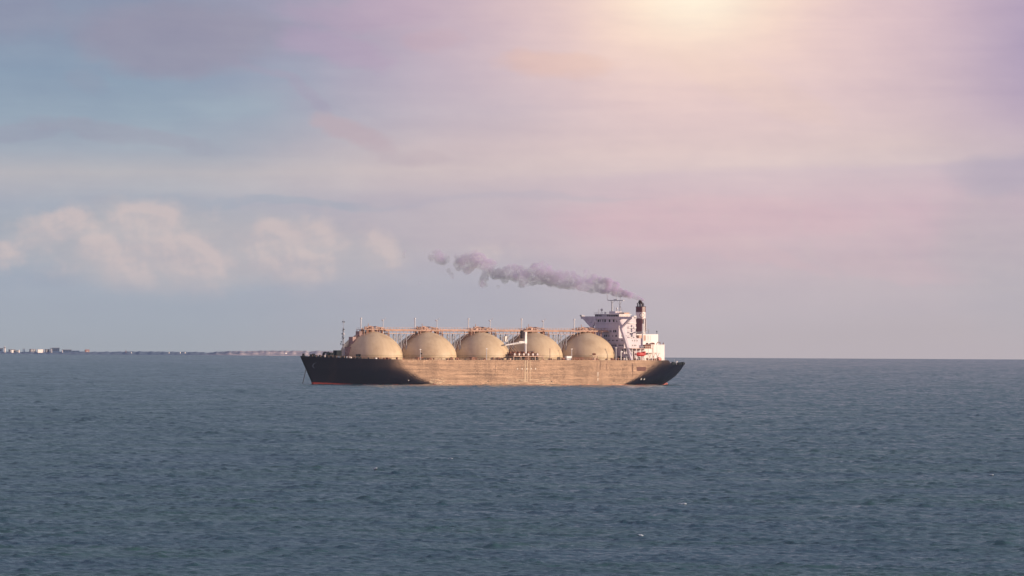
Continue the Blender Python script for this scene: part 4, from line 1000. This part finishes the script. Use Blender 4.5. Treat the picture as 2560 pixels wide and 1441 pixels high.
MB().prism([(-3.6, -.9), (-2.4, -1.2), (-2.4, 1.2), (-3.6, .9)], 2.15, 2.9).build('steering_hood', M['red'], lb)
MB().box(-3.6, 3.6, 1.36, 1.46, 1.15, 1.4).build('fender', mat('boat_fender', (.45, .03, .03), .6), lb)
for k in range(4): MB().tube((-2 + k * 1.3, 1.15, 1.85), (-2 + k * 1.3, 1.27, 1.8), .18, n=8).build('porthole', M['glass'], lb)

# ------------------------------------------------------------------ smoke
pf = [(1607, 753, 4), (1601, 751, 5), (1594, 747, 6), (1584, 744, 7), (1574, 741, 8), (1562, 738, 9), (1549, 735, 10), (1536, 731, 11), (1522, 727, 12), (1508, 724, 13), (1494, 720, 13), (1478, 716, 15), (1462, 712, 16), (1446, 710, 17), (1430, 707, 18), (1414, 705, 18), (1398, 702, 19), (1382, 698, 20), (1366, 695, 19), (1352, 688, 20), (1340, 678, 15), (1358, 675, 14), (1372, 672, 7), (1335, 700, 14), (1318, 692, 17), (1302, 686, 17), (1310, 706, 13), (1290, 696, 13), (1281, 678, 14), (1268, 684, 14), (1256, 690, 12), (1246, 688, 12), (1236, 692, 10), (1262, 706, 8), (1210, 700, 10), (1206, 711, 9), (1213, 716, 6), (1214, 688, 10), (1222, 676, 12), (1212, 664, 15), (1198, 655, 18), (1184, 652, 18), (1172, 664, 17), (1156, 658, 17), (1148, 668, 12), (1228, 664, 11), (1168, 678, 11), (1128, 690, 6), (1122, 680, 6), (1132, 697, 4), (1140, 645, 6), (1112, 650, 12), (1100, 646, 13), (1088, 640, 11), (1080, 650, 9), (1106, 658, 9), (1076, 645, 7), (1092, 634, 8),
      (1400, 683, 7), (1418, 685, 7), (1430, 690, 8), (1466, 684, 7), (1484, 699, 10), (1500, 706, 10), (1520, 708, 11), (1540, 716, 9), (1380, 712, 10), (1400, 718, 8), (1420, 720, 7), (1450, 724, 6), (1470, 728, 6), (1302, 716, 7), (1245, 720, 5)]
sm = MB(); sr = random.Random(4)
DS = 80.0
for px, py, r_ in pf:
    k_ = F_PX / (D0 + DS); x_ = CAMX + (px - 1280) / k_; z_ = (963.2 - py + 0.0053 * (px - 1280)) / k_; rm = 1.22 * r_ / k_
    y_ = DS + sr.uniform(-.5, .5) * rm
    sm.ell((x_, y_, z_), (rm, rm * 1.1, rm * sr.uniform(.85, 1)), 12, 8)
    for _ in range(5 if r_ > 6 else 2):
        a = sr.uniform(0, 6.28); q_ = sr.uniform(.25, .5); e_ = sr.uniform(-1, 1)
        sm.ell((x_ + math.cos(a) * rm * .8, y_ + e_ * rm * .7, z_ + math.sin(a) * rm * .75), (rm * q_,) * 3, 10, 6)
smm = bpy.data.materials.new('smoke'); smm.use_nodes = True; t = NT(smm.node_tree)
for x in list(smm.node_tree.nodes): smm.node_tree.nodes.remove(x)
o_ = t.n('ShaderNodeOutputMaterial'); pv = t.n('ShaderNodeVolumePrincipled'); smm.node_tree.links.new(pv.outputs[0], o_.inputs['Volume'])
g = t.n('ShaderNodeNewGeometry'); nn = t.m('ADD', t.m('MULTIPLY', t.noise(g.outputs['Position'], 0.2, 5.0, 0.6, 0.5), 0.6), t.m('MULTIPLY', t.noise(g.outputs['Position'], 0.55, 4.0, 0.6), 0.4))
s3 = t.n('ShaderNodeSeparateXYZ'); t.put(s3.inputs[0], g.outputs['Position'])
thin = t.m('MULTIPLY', t.rng(s3.outputs[0], -35.0, 10.0, 0.7, 1.0), t.rng(s3.outputs[0], 62.0, 90.0, 1.0, 4.0))
t.put(pv.inputs['Density'], t.m('MULTIPLY', t.rng(nn, 0.42, 0.58, 0.015, 0.36), thin))
pv.inputs['Color'].default_value = (0.57, 0.49, 0.84, 1); pv.inputs['Anisotropy'].default_value = 0.1
pv.inputs['Absorption Color'].default_value = (0.6, 0.5, 0.62, 1)
smoke = sm.build('smoke', smm)
rm_ = smoke.modifiers.new('remesh', 'REMESH'); rm_.mode = 'VOXEL'; rm_.voxel_size = 0.45; rm_.use_smooth_shade = True
tag(smoke, 'lavender grey smoke plume drifting left from the ship funnel', None, kind='stuff')
# detached wisps
ww = MB()
for px, py, r_ in ((1010, 638, 5), (1008, 646, 5), (1013, 631, 3.5), (966, 662, 3), (967, 658, 2.2), (993, 676, 3), (997, 672, 3.4), (1050, 712, 4), (1057, 636, 3)):
    k_ = F_PX / (D0 + DS); ww.ell((CAMX + (px - 1280) / k_, DS, (963 - py) / k_), (r_ / k_, r_ / k_, r_ / k_ * .9), 12, 8)
wisp = ww.build('smoke_wisp', smm); rm_ = wisp.modifiers.new('remesh', 'REMESH'); rm_.mode = 'VOXEL'; rm_.voxel_size = 0.4
tag(wisp, 'faint detached wisps of smoke left of the main plume', None, kind='stuff')

# ------------------------------------------------------------------ haze
HZ = 24500.0
hz = MB().box(CAMX - HZ, CAMX + HZ, -D0 - HZ, -D0 + HZ, -36.0, 96.0)
hm = bpy.data.materials.new('haze_air'); hm.use_nodes = True; t = NT(hm.node_tree)
for x in list(hm.node_tree.nodes): hm.node_tree.nodes.remove(x)
o_ = t.n('ShaderNodeOutputMaterial'); pv = t.n('ShaderNodeVolumePrincipled'); hm.node_tree.links.new(pv.outputs[0], o_.inputs['Volume'])
pv.inputs['Density'].default_value = 0.7e-5; pv.inputs['Color'].default_value = (0.62, 0.76, 0.98, 1)
tag(hz.build('haze', hm), 'thin evening haze over the sea', None, kind='stuff')
